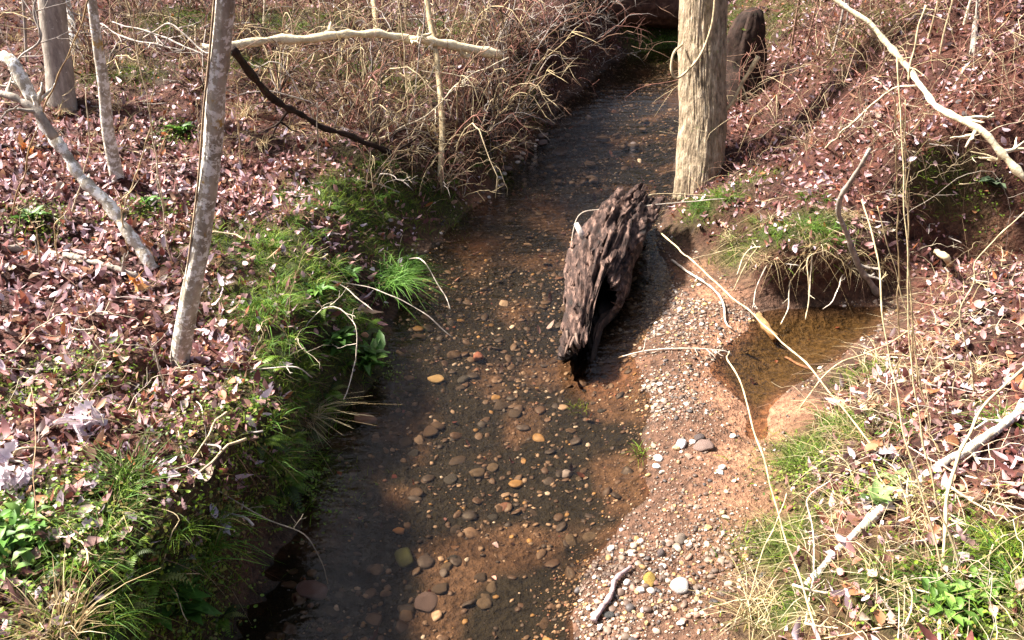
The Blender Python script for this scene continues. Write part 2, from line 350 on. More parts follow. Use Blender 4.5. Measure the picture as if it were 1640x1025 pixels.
C = C * (1 - 0.6 * fh[:, None]) + 0.6 * fh[:, None] * np.array([0.040, 0.052, 0.012])
g = link('ground', mesh('ground', GV, [GQ], MAT['ground'], C)); g['kind'] = 'structure'

# water: one level sheet wherever the bed lies below it
wx = np.concatenate([np.arange(-4, 6, 0.1), np.arange(6, 62, 1.0)]); wy = np.concatenate([np.arange(-9, 1.6, 0.4), np.arange(1.6, 20, 0.1)])
WX, WY = np.meshgrid(wx, wy); wh = np.minimum(sdf(WATER, WX, WY), sdf(POOL, WX, WY))
k = len(wx); wi = (np.arange(len(wy) - 1)[:, None] * k + np.arange(k - 1)[None, :]).ravel()
WQ = np.stack([wi, wi + 1, wi + k + 1, wi + k], 1); keep = wh.ravel()[WQ].min(1) < 0.35; WQ = WQ[keep]
used = np.unique(WQ); remap = np.zeros(WX.size, int); remap[used] = np.arange(len(used))
w = link('creek_water', mesh('creek_water', np.stack([WX.ravel()[used], WY.ravel()[used], np.zeros(len(used))], 1), [remap[WQ]], MAT['water'])); w['kind'] = 'structure'

# ------------------------------------------------------------------ sampling points on the ground sheet
tri = np.concatenate([GQ[:, [0, 1, 2]], GQ[:, [0, 2, 3]]])
A, B_, C_ = GV[tri[:, 0]], GV[tri[:, 1]], GV[tri[:, 2]]
tn = np.cross(B_ - A, C_ - A); ta = np.linalg.norm(tn, axis=1) / 2; tn /= (2 * ta[:, None] + 1e-12)
tc = (A + B_ + C_) / 3; tpx, tpy, tdep = project(tc)
vis = (tpx > -260) & (tpx < 1900) & (tpy > -260) & (tpy < 1300) & (tc[:, 1] > 0.8) & (tdep < 26)
tdl = (dl_[tri].mean(1)); tdw = dw_[tri].mean(1); tfm = fm[tri].mean(1); tfh = fh[tri].mean(1); tfc = fc[tri].mean(1)
def sample(n, w):
    w = np.where(vis, w, 0) * ta; k = rng.choice(len(w), n, p=w / w.sum())
    r1 = np.sqrt(U(0, 1, n)); r2 = U(0, 1, n)
    p = A[k] * (1 - r1)[:, None] + B_[k] * (r1 * (1 - r2))[:, None] + C_[k] * (r1 * r2)[:, None]
    return p, tn[k], k
def unit(v): return v / (np.linalg.norm(v, axis=-1, keepdims=True) + 1e-9)
def bases(n, ang=None):
    n = unit(n); t = unit(np.cross(n, rng.normal(size=n.shape))); return np.stack([t, np.cross(n, t), n], -1)   # columns
def palette(cols, wts, n, jit=0.18):
    cols = np.array(cols); k = rng.choice(len(cols), n, p=np.array(wts) / sum(wts)); return np.clip(cols[k] * (1 + jit * rng.normal(size=(n, 1))), 0.004, 0.95)
def place(T, quads, tris, pos, R, s, cols, curl=None, bend=None, mb=None):
    """stamp template T at many places; curl/bend shape each copy"""
    n, k = len(pos), len(T)
    L = np.broadcast_to(T, (n, k, 3)).copy()
    if curl is not None: L[..., 2] += curl[:, None] * (T[None, :, 0]**2) * 4
    if bend is not None: L[..., 2] += bend[:, None] * ((T[None, :, 1] - 0.5)**2) * 2
    L = L * np.asarray(s).reshape(n, 1, -1)
    V = np.einsum('nij,nkj->nki', R, L) + pos[:, None, :]
    off = (np.arange(n) * k)[:, None, None]
    mb.add(V.reshape(-1, 3), (np.asarray(quads)[None] + off).reshape(-1, 4) if len(quads) else None, (np.asarray(tris)[None] + off).reshape(-1, 3) if len(tris) else None, np.repeat(cols, k, 0))
def leaf_template(ysn, ws):
    V = [(0, y, 0) for y in ysn]; m = len(ysn); Lf = {}; Rt = {}
    for i in range(1, m - 1): Lf[i] = len(V); V.append((-ws[i], ysn[i] + 0.02, 0)); Rt[i] = len(V); V.append((ws[i], ysn[i] + 0.02, 0))
    Q = []; T = [(0, Rt[1], 1), (0, 1, Lf[1]), (m - 2, Rt[m - 2], m - 1), (m - 2, m - 1, Lf[m - 2])]
    for i in range(1, m - 2): Q += [(i, Rt[i], Rt[i + 1], i + 1), (i, i + 1, Lf[i + 1], Lf[i])]
    V = np.array(V, float); V[:, 1] -= 0.0; return V, np.array(Q).reshape(-1, 4), np.array(T)
OVAL = leaf_template([0, .2, .5, .8, 1], [0, .24, .33, .22, 0])
OAK = leaf_template([0, .14, .30, .42, .56, .68, .82, 1], [0, .10, .26, .12, .34, .16, .27, 0])
LANCE = leaf_template([0, .25, .6, 1], [0, .10, .09, 0])

# ------------------------------------------------------------------ leaf litter (ground cover)
PINK = [(.36, .185, .175), (.135, .042, .036), (.040, .012, .011), (.52, .33, .34), (.58, .46, .52), (.25, .090, .055), (.42, .24, .15), (.38, .13, .045)]
def litter_mesh(name, n, w, wts, size=(.020, .052), seed=0, lift=.028, tilt=.45):
    mb = MB()
    for tmpl, frac in ((OVAL, .74), (OAK, .26)):
        k = int(n * frac); p, nn, ti = sample(k, w); nn = unit(nn + rng.normal(size=(k, 3)) * tilt); nn[:, 2] = np.abs(nn[:, 2])
        s = U(size[0], size[1], k); p = p + np.array([0, 0, 1]) * U(0.003, lift, k)[:, None]
        place(tmpl[0] - [0, .5, 0], tmpl[1], tmpl[2], p, bases(nn), s, palette(PINK, wts, k, .25), U(-.8, .9, k), U(-.8, .9, k), mb)
    return mb.build(name, MAT['leaf_litter'])
on_bank = smooth((tdl - 0.04) / 0.15) * np.clip(tn[:, 2] * 1.6 - 0.25, 0.28, 1)
bare = np.clip(1 - 0.85 * tfm - 0.35 * tfh - 0.95 * tfc, 0.02, 1)
near = np.clip(1.4 - tdep / 16, 0.25, 1)
leftside = (tc[:, 0] < np.interp(tc[:, 1], [2, 4, 6, 8, 11, 14], [-.5, -.3, .2, .6, 1.6, 2.0])).astype(float)
topleft = leftside * smooth((tc[:, 1] - 5.5) / 2)
o = link('leaf_litter', litter_mesh('leaf_litter', 42000, on_bank * bare * near * leftside * (1 - .78 * topleft), [.26, .18, .15, .18, .12, .06, .07, .02])); stuff(o, 'pinkish brown leaf litter covering the left bank', 'leaf litter')
o = link('leaf_litter', litter_mesh('leaf_litter', 52000, on_bank * bare * near * (1 - leftside), [.28, .22, .10, .18, .08, .11, .05, .02])); stuff(o, 'reddish brown leaf litter covering the right bank', 'leaf litter')
FRAG = (np.array([(-.5, -.3, 0), (.1, -.5, .08), (.5, .1, 0), (-.1, .5, .1)]), np.array([(0, 1, 2, 3)]))
mb = MB(); p, nn, ti = sample(45000, on_bank * np.clip(bare, .12, 1) * near); k = len(p); nn = unit(nn + .8 * rng.normal(size=nn.shape)); place(FRAG[0], FRAG[1], [], p + [0, 0, .012], bases(nn), U(.010, .030, k), palette(PINK, [.2, .24, .24, .1, .05, .1, .05, .02], k, .3), mb=mb)
stuff(link('leaf_fragments', mb.build('leaf_fragments', MAT['leaf_litter'])), 'crumbled bits of dead leaves between the whole ones', 'leaf litter')
o = link('sunken_leaves', litter_mesh('sunken_leaves', 500, smooth(-tdw / .15), [.1, .35, .35, .04, .02, .15, .05, .0], lift=.01, tilt=.12)); stuff(o, 'dark brown leaves lying on the creek bed', 'leaf litter')

# ------------------------------------------------------------------ gravel and stones
def ico(sub):
    t = (1 + 5**.5) / 2; V = [(-1, t, 0), (1, t, 0), (-1, -t, 0), (1, -t, 0), (0, -1, t), (0, 1, t), (0, -1, -t), (0, 1, -t), (t, 0, -1), (t, 0, 1), (-t, 0, -1), (-t, 0, 1)]
    F = [(0, 11, 5), (0, 5, 1), (0, 1, 7), (0, 7, 10), (0, 10, 11), (1, 5, 9), (5, 11, 4), (11, 10, 2), (10, 7, 6), (7, 1, 8), (3, 9, 4), (3, 4, 2), (3, 2, 6), (3, 6, 8), (3, 8, 9), (4, 9, 5), (2, 4, 11), (6, 2, 10), (8, 6, 7), (9, 8, 1)]
    V = [np.array(v) / np.linalg.norm(v) for v in V]
    for _ in range(sub):
        mid = {}; F2 = []
        def m(a, b):
            k = (min(a, b), max(a, b))
            if k not in mid: v = V[a] + V[b]; V.append(v / np.linalg.norm(v)); mid[k] = len(V) - 1
            return mid[k]
        for a, b, c in F: x, y, z = m(a, b), m(b, c), m(c, a); F2 += [(a, x, z), (b, y, x), (c, z, y), (x, y, z)]
        F = F2
    return np.array(V), np.array(F)
I0, I1, I2 = ico(0), ico(1), ico(2)
STONEC = [(.18, .125, .09), (.36, .27, .20), (.10, .064, .046), (.62, .55, .48), (.36, .22, .09), (.06, .048, .044), (.25, .13, .095)]
def stones(mb, n, w, size, wts, tmpl=I0, sink=.3, flat=(.35, .75), var=4, film_shade=False):
    for q in range(var):
        V, F = tmpl; V = V * (1 + .28 * rng.normal(size=(len(V), 1)).clip(-1.3, 1.3) * (.7 if len(V) < 20 else .35)); k = n // var
        p, nn, ti = sample(k, w); s = (size[0] + (size[1] - size[0]) * U(0, 1, k)**2.5) / 2; S = np.stack([s, s * U(.6, 1, k), s * U(*flat, k)], 1)
        nn = unit(nn + .25 * rng.normal(size=nn.shape)); p = p + nn * (S[:, 2] * (1 - 2 * sink))[:, None]
        cc = palette(STONEC, wts, k, .2)
        if film_shade: cc = cc * (1 - .30 * alg_shade[tri[ti, 0], 0])[:, None]  # stones take the bed's algae tint together with its painted shade
        place(V, [], F, p, bases(nn), S, cc, mb=mb)
tpool = sdf(POOL, tc[:, 0], tc[:, 1])
w_bar = np.clip(smooth((tdw + .42) / .5), 0, 1)**1.6 * smooth((tpool + .02) / .06) * smooth((.02 - tdl) / .08) * np.clip(1 - .9 * tfc, .03, 1)
w_bar = w_bar * (tc[:, 0] > 0) * (tc[:, 1] < 7.5)
w_pat = smooth(fbm(tc * 2.2, 3, 55) * 2.2 + .2); w_bar = w_bar * (.35 + w_pat)
mb = MB(); stones(mb, 14000, w_bar, (.005, .022), [.36, .15, .28, .035, .07, .06, .08], I0, .34, (.3, .6), 6); stones(mb, 1200, w_bar * (.25 + w_pat), (.018, .042), [.26, .18, .26, .10, .08, .10, .04], I1, .3, (.3, .6))
stuff(link('gravel', mb.build('gravel', MAT['stone'], sm=True)), 'small tan and white pebbles of the gravel bar', 'gravel')
w_bed = smooth(-tdw / .10) * smooth((tpool - .05) / .1) * np.clip(.7 + fbm(tc * 1.5, 3, 91) * 1.4, .3, 1.4)
mb = MB(); stones(mb, 19000, w_bed, (.010, .042), [.26, .20, .24, .04, .05, .18, .03], I0, .38, (.22, .42), 6, True); stones(mb, 2600, w_bed, (.03, .09), [.22, .07, .34, .01, .02, .34, .03], I1, .42, (.18, .32), 4, True)
stuff(link('bed_stones', mb.build('bed_stones', MAT['stone'])), 'brown and dark stones covering the creek bed under water', 'gravel')
# shore pebbles on the left far edge
w_sh = smooth((tdl + .12) / .1) * smooth((.12 - tdl) / .1) * leftside * (tc[:, 1] > 5)
mb = MB(); stones(mb, 500, w_sh, (.012, .04), [.24, .2, .2, .14, .06, .1, .06], I1, .3)
stuff(link('shore_gravel', mb.build('shore_gravel', MAT['stone'])), 'mixed gravel along the foot of the far left bank', 'gravel')

# ------------------------------------------------------------------ grass, moss and low herbs (ground cover)
def blades(mb, pos, nrm, length, width, cols, lean=.5, droop=.6, up=1.0):
    n = len(pos); S = 4
    d = unit(nrm * .5 + np.array([0, 0, up]) + rng.normal(size=(n, 3)) * lean); side = unit(np.cross(d, rng.normal(size=(n, 3))))
    out = d.copy(); out[:, 2] = 0; out = unit(out + 1e-4)
    t = np.linspace(0, 1, S); V = np.zeros((n, S * 2, 3))
    for i, q in enumerate(t):
        c = pos + d * (length * q)[:, None] + out * (length * droop * q * q * .5)[:, None] - np.array([0, 0, 1]) * (length * droop * q * q * .75)[:, None]
        wd = (width * (1 - q * .85))[:, None] * side * .5; V[:, 2 * i] = c - wd; V[:, 2 * i + 1] = c + wd
    f = np.array([(2 * i, 2 * i + 1, 2 * i + 3, 2 * i + 2) for i in range(S - 1)])
    mb.add(V.reshape(-1, 3), (f[None] + (np.arange(n) * S * 2)[:, None, None]).reshape(-1, 4), None, np.repeat(cols, S * 2, 0))
GREEN = [(.100, .175, .012), (.165, .245, .020), (.045, .070, .012), (.17, .19, .04), (.18, .14, .04)]
STRAW = [(.50, .40, .22), (.40, .29, .15), (.60, .51, .33), (.30, .19, .10)]
mb = MB(); p, nn, ti = sample(36000, tfm**1.2 + .45 * tfh); blades(mb, p, nn, U(.02, .09, len(p)), U(.003, .006, len(p)), palette(GREEN, [.3, .32, .18, .1, .1], len(p)), .6, .5)
stuff(link('moss', mb.build('moss', MAT['grass'])), 'soft green moss and short grass on the banks', 'moss')
mb = MB(); p, nn, ti = sample(11000, tfh); nn = unit(nn + .5 * rng.normal(size=nn.shape)); k = len(p)
place(OVAL[0], OVAL[1], OVAL[2], p + nn * U(.01, .06, k)[:, None], bases(nn), U(.010, .022, k), palette(GREEN, [.22, .3, .13, .2, .15], k), U(-.3, .5, k), U(-.3, .3, k), mb)
stuff(link('herb_cover', mb.build('herb_cover', MAT['green_leaf'])), 'small leaved green herbs carpeting the banks', 'ground cover')
wstraw = on_bank * bare * (.2 + .9 * (1 - leftside) * smooth((1.6 - np.abs(tdl - .5)) / .8) * (tc[:, 1] < 7) + 1.3 * topleft)
steep = smooth((tdl + .02) / .06) * smooth((.92 - tn[:, 2]) / .25) * (tdl < 1.0)
mb = MB(); p, nn, ti = sample(5200, steep); k = len(p); blades(mb, p + nn * .012, nn * 1.2, U(.04, .20, k), U(.0025, .006, k), palette([(.10, .055, .035), (.20, .12, .07), (.05, .025, .018), (.36, .26, .15)], [.4, .25, .25, .1], k), .5, .6, -.8)
stuff(link('root_fibres', mb.build('root_fibres', MAT['grass'])), 'fine brown root fibres hanging from the cut banks', 'roots')
mb = MB(); p, nn, ti = sample(1500, on_bank * (1 - leftside) * (tc[:, 1] < 5.2) * smooth((1.0 - tdl) / .6)); blades(mb, p, nn, U(.10, .30, len(p)), U(.0025, .005, len(p)), palette(STRAW, [.4, .25, .3, .05], len(p)), .9, .9)
p, nn, ti = sample(6500, wstraw); blades(mb, p, nn, U(.08, .30, len(p)), U(.003, .006, len(p)), palette(STRAW, [.35, .3, .2, .15], len(p)), .75, .7)
p, nn, ti = sample(14000, on_bank * topleft); blades(mb, p, nn, U(.10, .40, len(p)), U(.003, .006, len(p)), palette([(.34, .27, .09), (.16, .17, .04), (.42, .29, .12), (.11, .07, .03)], [.3, .32, .2, .18], len(p)), .55, .5)
stuff(link('dead_grass', mb.build('dead_grass', MAT['grass'])), 'dry straw coloured grass blades lying over the banks', 'grass')
#PART2
# ------------------------------------------------------------------ tracing helpers
def trace(spec):
    """spec: (px, py, depth) with depth 'g' = on the ground, a number = world Y, None = between its neighbours"""
    H = [hit(a, b) for a, b, _ in spec]; Yk = []
    for (a, b, d), h in zip(spec, H): Yk.append(h[1] if d == 'g' else (np.nan if d is None else min(d, h[1])))
    Yk = np.array(Yk, float); idx = np.arange(len(Yk)); ok = ~np.isnan(Yk); Yk = np.interp(idx, idx[ok], Yk[ok])
    P = []
    for (a, b, d), h, y in zip(spec, H, Yk):
        P.append(h if d == 'g' else atY(a, b, min(y, h[1] - 0.01)))
    return np.array(P)
def depth_of(p): return p[1] * CP - (p[2] - CAM_H) * SP
def rpx(p, wpx): return wpx / 2 * depth_of(p) / FPX
TW = {'tan': (.52, .41, .25), 'pale': (.66, .56, .40), 'grey': (.36, .31, .27), 'dark': (.075, .05, .038), 'brown': (.22, .13, .085), 'white': (.60, .51, .41), 'red': (.26, .12, .09), 'straw': (.56, .44, .25)}
def branchlets(mb, P, n, ln, r, col, lo=.2, hi=.95, sub=1):
    """side shoots along the path P"""
    m = len(P)
    for k in range(n):
        i = int(U(lo, hi) * (m - 1)); T = unit(P[min(i + 1, m - 1)] - P[max(i - 1, 0)])
        d = unit(rng.normal(size=3)); d = unit(d - T * d.dot(T) + T * U(.2, 1.0) + np.array([0, 0, .15])); L = ln * U(.4, 1.1)
        q = P[i] + d * np.linspace(0, L, 7)[:, None] + np.cumsum(rng.normal(size=(7, 3)) * L * .035, 0) * np.linspace(0, 1, 7)[:, None]
        q[:, 2] = np.maximum(q[:, 2], P[:, 2].min() + .005)
        mb.add(*tube(q, np.linspace(r, r * .35, 7), 4), col=col)
        if sub > 0: branchlets(mb, q, 2, ln * .5, r * .6, col, .3, .9, sub - 1)
def stem(name, label, cat, spec, w0, w1, col='tan', n=None, shoots=0, slen=.2, wobble=.012, mat='twig', sides=6, group=None, sr=None):
    P0 = trace(spec); n = n or max(14, 6 * len(spec)); P = wob(crom(P0, n), wobble, 7)
    tk = 0.60 if w0 < 8 else .92; r0, r1 = rpx(P[0], w0) * tk, rpx(P[-1], w1) * tk; r = np.linspace(r0, r1, n) * (1 + .16 * rng.normal(size=n)).clip(.6, 1.5)
    if all(q_[2] == 'g' for q_ in spec): P[:, 2] += r * .8 + .012
    mb = MB(); c = TW[col] if isinstance(col, str) else col
    mb.add(*tube(P, r, sides), col=c)
    if shoots: branchlets(mb, P, shoots, slen, sr or max(.0015, r1 * .8), c)
    o = link(name, mb.build(name, MAT[mat], P[0])); o.location = P[0]
    return tag(o, label, cat, group)

# ------------------------------------------------------------------ the rotten log lying in the creek
def log_in_creek():
    N, M = 120, 190
    p0 = un(925, 590, 0); p1 = un(1012, 372, 0); p0 = np.array([p0[0], p0[1], .02]); p1 = np.array([p1[0], p1[1], .13])
    ax = unit(p1 - p0); Ln = np.linalg.norm(p1 - p0); side = unit(np.cross(ax, [0, 0, 1])); up = np.cross(side, ax)
    th = np.linspace(-math.pi, math.pi, N, endpoint=False)          # 0 = top, + = towards the right of the axis
    near = 0.02 + 0.66 * smooth((th - 0.24) / 0.28) * smooth((2.5 - th) / .3) + .03 * np.sin(5 * th) + .03 * vnoise(np.stack([th * 4, th * 0, th * 0], 1), 4) + .012 * rng.normal(size=N)
    near += .06 * smooth((-th - 1.4) / .5)
    far = Ln - .09 * np.cos(th) + .08 * np.sin(3 * th + 1) + .05 * np.sin(7 * th) + .015 * rng.normal(size=N)
    u = np.linspace(0, 1, M)
    s = near[None] + (far - near)[None] * u[:, None]; TH = np.broadcast_to(th, s.shape)
    f = s / Ln
    R0 = .150 + .095 * smooth((f - .18) / .25) - .045 * smooth((f - .62) / .4)
    flat = 1 - .12 * np.clip(np.cos(TH + .5), 0, 1) - .10 * np.clip(np.cos(TH - 1.9), 0, 1)
    ctr = p0 + s[..., None] * ax + up * (.03 + .12 * np.sin(np.clip(f, 0, 1) * 2.5))[..., None] + side * (.02 - .07 * np.sin(f * 3.1))[..., None]
    q = np.stack([np.cos(TH) * 3.2, np.sin(TH) * 3.2, s * 1.6], -1).reshape(-1, 3)
    plates = fbm(np.stack([np.cos(TH) * 10, np.sin(TH) * 10, s * 3.0], -1).reshape(-1, 3), 4, 3).reshape(s.shape)
    crev = np.abs(fbm(np.stack([np.cos(TH) * 7, np.sin(TH) * 7, s * 2.0], -1).reshape(-1, 3), 3, 9)).reshape(s.shape)
    chunk = fbm(q, 3, 5).reshape(s.shape)
    flake = np.floor((plates * .5 + .5) * 5) / 5 - .5
    Ro = R0 * flat * (1 + .26 * chunk) + .040 * flake + .030 * plates - .055 * np.exp(-(crev / .06)**2)
    Ro += .05 * np.exp(-((TH - 1.15) / .22)**2) * smooth((f - .45) / .2) - .07 * np.exp(-((TH - 1.65) / .3)**2) * smooth((f - .3) / .2)
    Ri = np.minimum(R0 * .72 + .02 * chunk, Ro - .02)
    def surf(R): return ctr + R[..., None] * (np.cos(TH)[..., None] * up + np.sin(TH)[..., None] * side)
    root = bpy.data.objects.new('rotten_log', None); COL.objects.link(root); root.location = p0
    tag(root, 'rotten hollow log with flaking bark lying half sunk in the creek', 'log')
    def grid(V, flip): 
        i = np.arange(M - 1)[:, None] * N; j = np.arange(N)[None]; j2 = (j + 1) % N
        Q = np.stack([i + j, i + j2, i + N + j2, i + N + j], -1).reshape(-1, 4); return Q[:, ::-1] if flip else Q
    Vo = surf(Ro).reshape(-1, 3) - p0; Vi = surf(Ri).reshape(-1, 3) - p0
    rim = []
    mo = N * M; j = np.arange(N); j2 = (j + 1) % N
    Q1 = np.stack([j, j2, mo + j2, mo + j], -1)[:, ::-1]; Q2 = np.stack([(M - 1) * N + j, (M - 1) * N + j2, mo + N + j2, mo + N + j], -1)
    Vall = np.vstack([Vo, Vi[:N], Vi[-N:]])
    link('bark_shell', mesh('bark_shell', Vall, [grid(Vo, False), Q1, Q2], MAT['rotten']), root)
    # hollow heart with a plug of rotten wood deep inside
    Vp = np.vstack([Vi, (ctr[M // 2].mean(0) - p0)[None]])
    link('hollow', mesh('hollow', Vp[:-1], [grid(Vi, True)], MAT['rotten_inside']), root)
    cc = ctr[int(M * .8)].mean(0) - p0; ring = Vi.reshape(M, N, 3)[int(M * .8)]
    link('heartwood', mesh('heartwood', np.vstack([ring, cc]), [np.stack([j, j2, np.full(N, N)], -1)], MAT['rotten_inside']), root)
    # loose flakes of bark standing proud of the shell
    S3 = surf(Ro); Nn = unit(S3 - ctr); k = 0
    while k < 70:
        a, bq = int(U(.03, .97) * M), int(U(.20, .72) * N); p = S3[a, bq] - p0; nrm = unit(Nn[a, bq] + .12 * rng.normal(size=3)); t = unit(ax + .14 * rng.normal(size=3)); t = unit(t - nrm * t.dot(nrm)); bb = np.cross(nrm, t)
        L, Wd, hh = U(.06, .17), U(.010, .026), U(.003, .008); V = []
        for z, e in ((-.008, 1.0), (hh, .8)):
            for (x, y) in ((-1, -.6), (-.3, -1), (.7, -.7), (1, .2), (.2, 1), (-.8, .6)): V.append(p + t * x * L / 2 * e * U(.8, 1.1) + bb * y * Wd * e + nrm * (z + .3 * hh * x))
        Q = [(i, (i + 1) % 6, 6 + (i + 1) % 6, 6 + i) for i in range(6)]
        mm = mesh('bark_flake', np.array(V), [np.array(Q), np.array([(6, 7, 8, 9), (6, 9, 10, 11)])], MAT['rotten'], None, False); link('bark_flake', mm, root); k += 1
    # pale snapped stub on the left flank
    c = hit(948, 372); q = atY(952, 392, 5.85) ; a, bq = int(.52 * M), int(.39 * N); b0 = S3[a, bq] - p0
    mbs = MB(); mbs.add(*tube(np.array([b0 - Nn[a, bq] * .03, b0 + Nn[a, bq] * .03 + [-.02, 0, .03], b0 + Nn[a, bq] * .05 + [-.045, .02, .085]]), [.026, .022, .016], 8), col=(.55, .47, .42))
    link('branch_stub', mbs.build('branch_stub', MAT['twig']), root)
    # splinters hanging at the wet near end
    for k in range(9):
        mbs = MB(); bq = int(U(.36, .58) * N); b0 = S3[2, bq] - p0; e = b0 - ax * U(.015, .05) + np.array([U(-.02, .05), 0, -U(.01, .06)])
        mbs.add(*tube(np.array([b0 + ax * .05, (b0 + e) / 2 + [0, 0, .01], e]), [.011, .009, .005], 5), col=(.16, .105, .08)); link('splinter', mbs.build('splinter', MAT['twig']), root)
log_in_creek()

# ------------------------------------------------------------------ trees
def tree(name, label, spec, w0, w1, mat, height=9.0, sides=14, ridge=0.0, limbs=4, group=None, flare=.35, extra=None, cat='tree', n=None, hk=0.0):
    P0 = trace(spec)
    d = unit(P0[-1] - P0[max(-3, -len(P0))]); top = [P0[-1]]
    dd = unit(d + np.array([0, 0, .35]))
    if height > 0:
        for k in range(1, 5): top.append(P0[-1] + dd * height * k / 4 + np.array([U(-.1, .1), U(-.1, .1), 0]) * k)
    base = P0[0].copy(); pts = np.vstack([base - [0, 0, .12], P0, top[1:]]) if height > 0 else np.vstack([base - [0, 0, .12], P0])
    vislen = np.linalg.norm(P0[-1] - P0[0]); nv = n or 50
    P = crom(pts, nv + (20 if height > 0 else 0)); P = wob(P, rpx(base, w0) * .25, 3)
    L = np.concatenate([[0], np.cumsum(np.linalg.norm(np.diff(P, axis=0), axis=1))])
    r0, r1 = rpx(P0[0], w0), rpx(P0[-1], w1)
    r = np.where(L < vislen, r0 + (r1 - r0) * L / max(vislen, .01), r1 * (1 - .85 * (L - vislen) / max(L[-1] - vislen, .01)))
    r = r * (1 + flare * np.exp(-L / .16)); r = np.maximum(r, .004)
    def disp(th, Ls, R):
        q = np.stack([np.cos(th) * 1.6, np.sin(th) * 1.6, Ls * 1.3 + 5 * r0], -1).reshape(-1, 3); v = R * (1 + .10 * fbm(q, 3, int(r0 * 1e5) % 97).reshape(th.shape))
        if ridge:
            w_ = fbm(np.stack([np.cos(th) * 1.5, np.sin(th) * 1.5, Ls * 3], -1).reshape(-1, 3), 3, 4).reshape(th.shape)
            a = np.clip(np.abs(fbm(np.stack([np.cos(th) * 11, np.sin(th) * 11, Ls * 2.6 + .15 * w_], -1).reshape(-1, 3), 3, 14)).reshape(th.shape) / .14, 0, 1); fine = fbm(np.stack([np.cos(th) * 22, np.sin(th) * 22, Ls * 14], -1).reshape(-1, 3), 3, 6).reshape(th.shape)
            v = v + ridge * (a**.6 - .6) + ridge * .9 * fine
            v = v * (1 + .10 * np.exp(-Ls / .30) * np.cos(th * 4 + .6))
        return v
    root = bpy.data.objects.new(name, None); COL.objects.link(root); root.location = base; tag(root, label, cat, group)
    mb = MB(); mb.add(*tube(P, r, sides, disp)); link('trunk', mb.build('trunk', MAT[mat], base), root)
    if height > 0:
        cm = MB()
        for k in range(limbs):
            i = len(P) - 20 + int(20 * U(.18, .95)); ang = k * 2.4 + U(-.4, .4); dv = unit(np.array([math.cos(ang), math.sin(ang), U(.35, 1.0)])); Lb = height * U(.25, .5)
            q = P[i] + dv * np.linspace(0, Lb, 12)[:, None] + np.cumsum(rng.normal(size=(12, 3)) * Lb * .012, 0); m2 = MB(); m2.add(*tube(q, np.linspace(r[i] * .6, r[i] * .12 + .003, 12), 7)); link('limb', m2.build('limb', MAT[mat], base), root)
            branchlets(cm, q, 20, Lb * .45, max(.004, r[i] * .15), (.2, .16, .12), .3, 1, 2)
        branchlets(cm, P[int(len(P) * .9):], 6, height * .15, .008, (.2, .16, .12), .1, 1, 2)
        link('crown', cm.build('crown', MAT['twig'], base), root)
    return root, P, r
BT, BTP, BTr = tree('oak_tree', 'thick furrowed tree trunk rooted at the creek edge, its left side sunlit', [(1120, 292, 'g'), (1124, 200, None), (1126, 100, None), (1128, 0, 7.55)], 72, 74, 'bark_oak', 10, 260, .012, 16, flare=.08, n=220)
ST, STP, STr = tree('young_tree', 'lichen spotted grey young tree leaning over the left bank towards the creek', [(288, 582, 'g'), (300, 500, None), (322, 380, None), (338, 250, None), (350, 130, None), (360, 0, 3.25)], 28, 30, 'bark_lichen', 7, 40, .004, 8, n=120, flare=.12)
tree('tree', 'grey tree with a broad base among litter, left of the thin forked saplings', [(100, 172, 'g'), (95, 100, None), (84, 0, 7.0)], 40, 42, 'bark_grey', 8, 20, 0, 5)
tree('slender_tree', 'slender pale tree bending close beside the broad based grey tree', [(121, 84, 'g'), (112, 40, None), (104, 0, 8.6)], 16, 15, 'bark_lichen', 6, 12, 0, 3, flare=.1)
tree('slender_tree', 'slim grey lichen trunk between the broad based tree and the leaning young tree', [(188, 285, 'g'), (172, 200, None), (162, 110, None), (146, 0, 5.5)], 21, 15, 'bark_lichen', 6, 14, 0, 4, flare=.2)
tree('sapling', 'thin tan sapling rising from brush beside the creek, behind the dead arching branch', [(705, 292, 'g'), (708, 200, None), (700, 100, None), (684, 0, 8.0)], 10, 9, 'bark_tan', 7, 9, 0, 9, cat='sapling', flare=.15)
tree('sapling', 'short tan sapling standing just behind the pale fallen branch', [(604, 62, 'g'), (600, 20, None), (597, -20, 10.0)], 9, 8, 'bark_tan', 4, 8, 0, 3, cat='sapling', flare=.1)
tree('sapling', 'pale sapling on the right hillside above the long leaning branch', [(1558, 82, 'g'), (1562, 40, None), (1570, 0, 8.0)], 10, 9, 'bark_grey', 5, 8, 0, 3, cat='sapling', flare=.1)

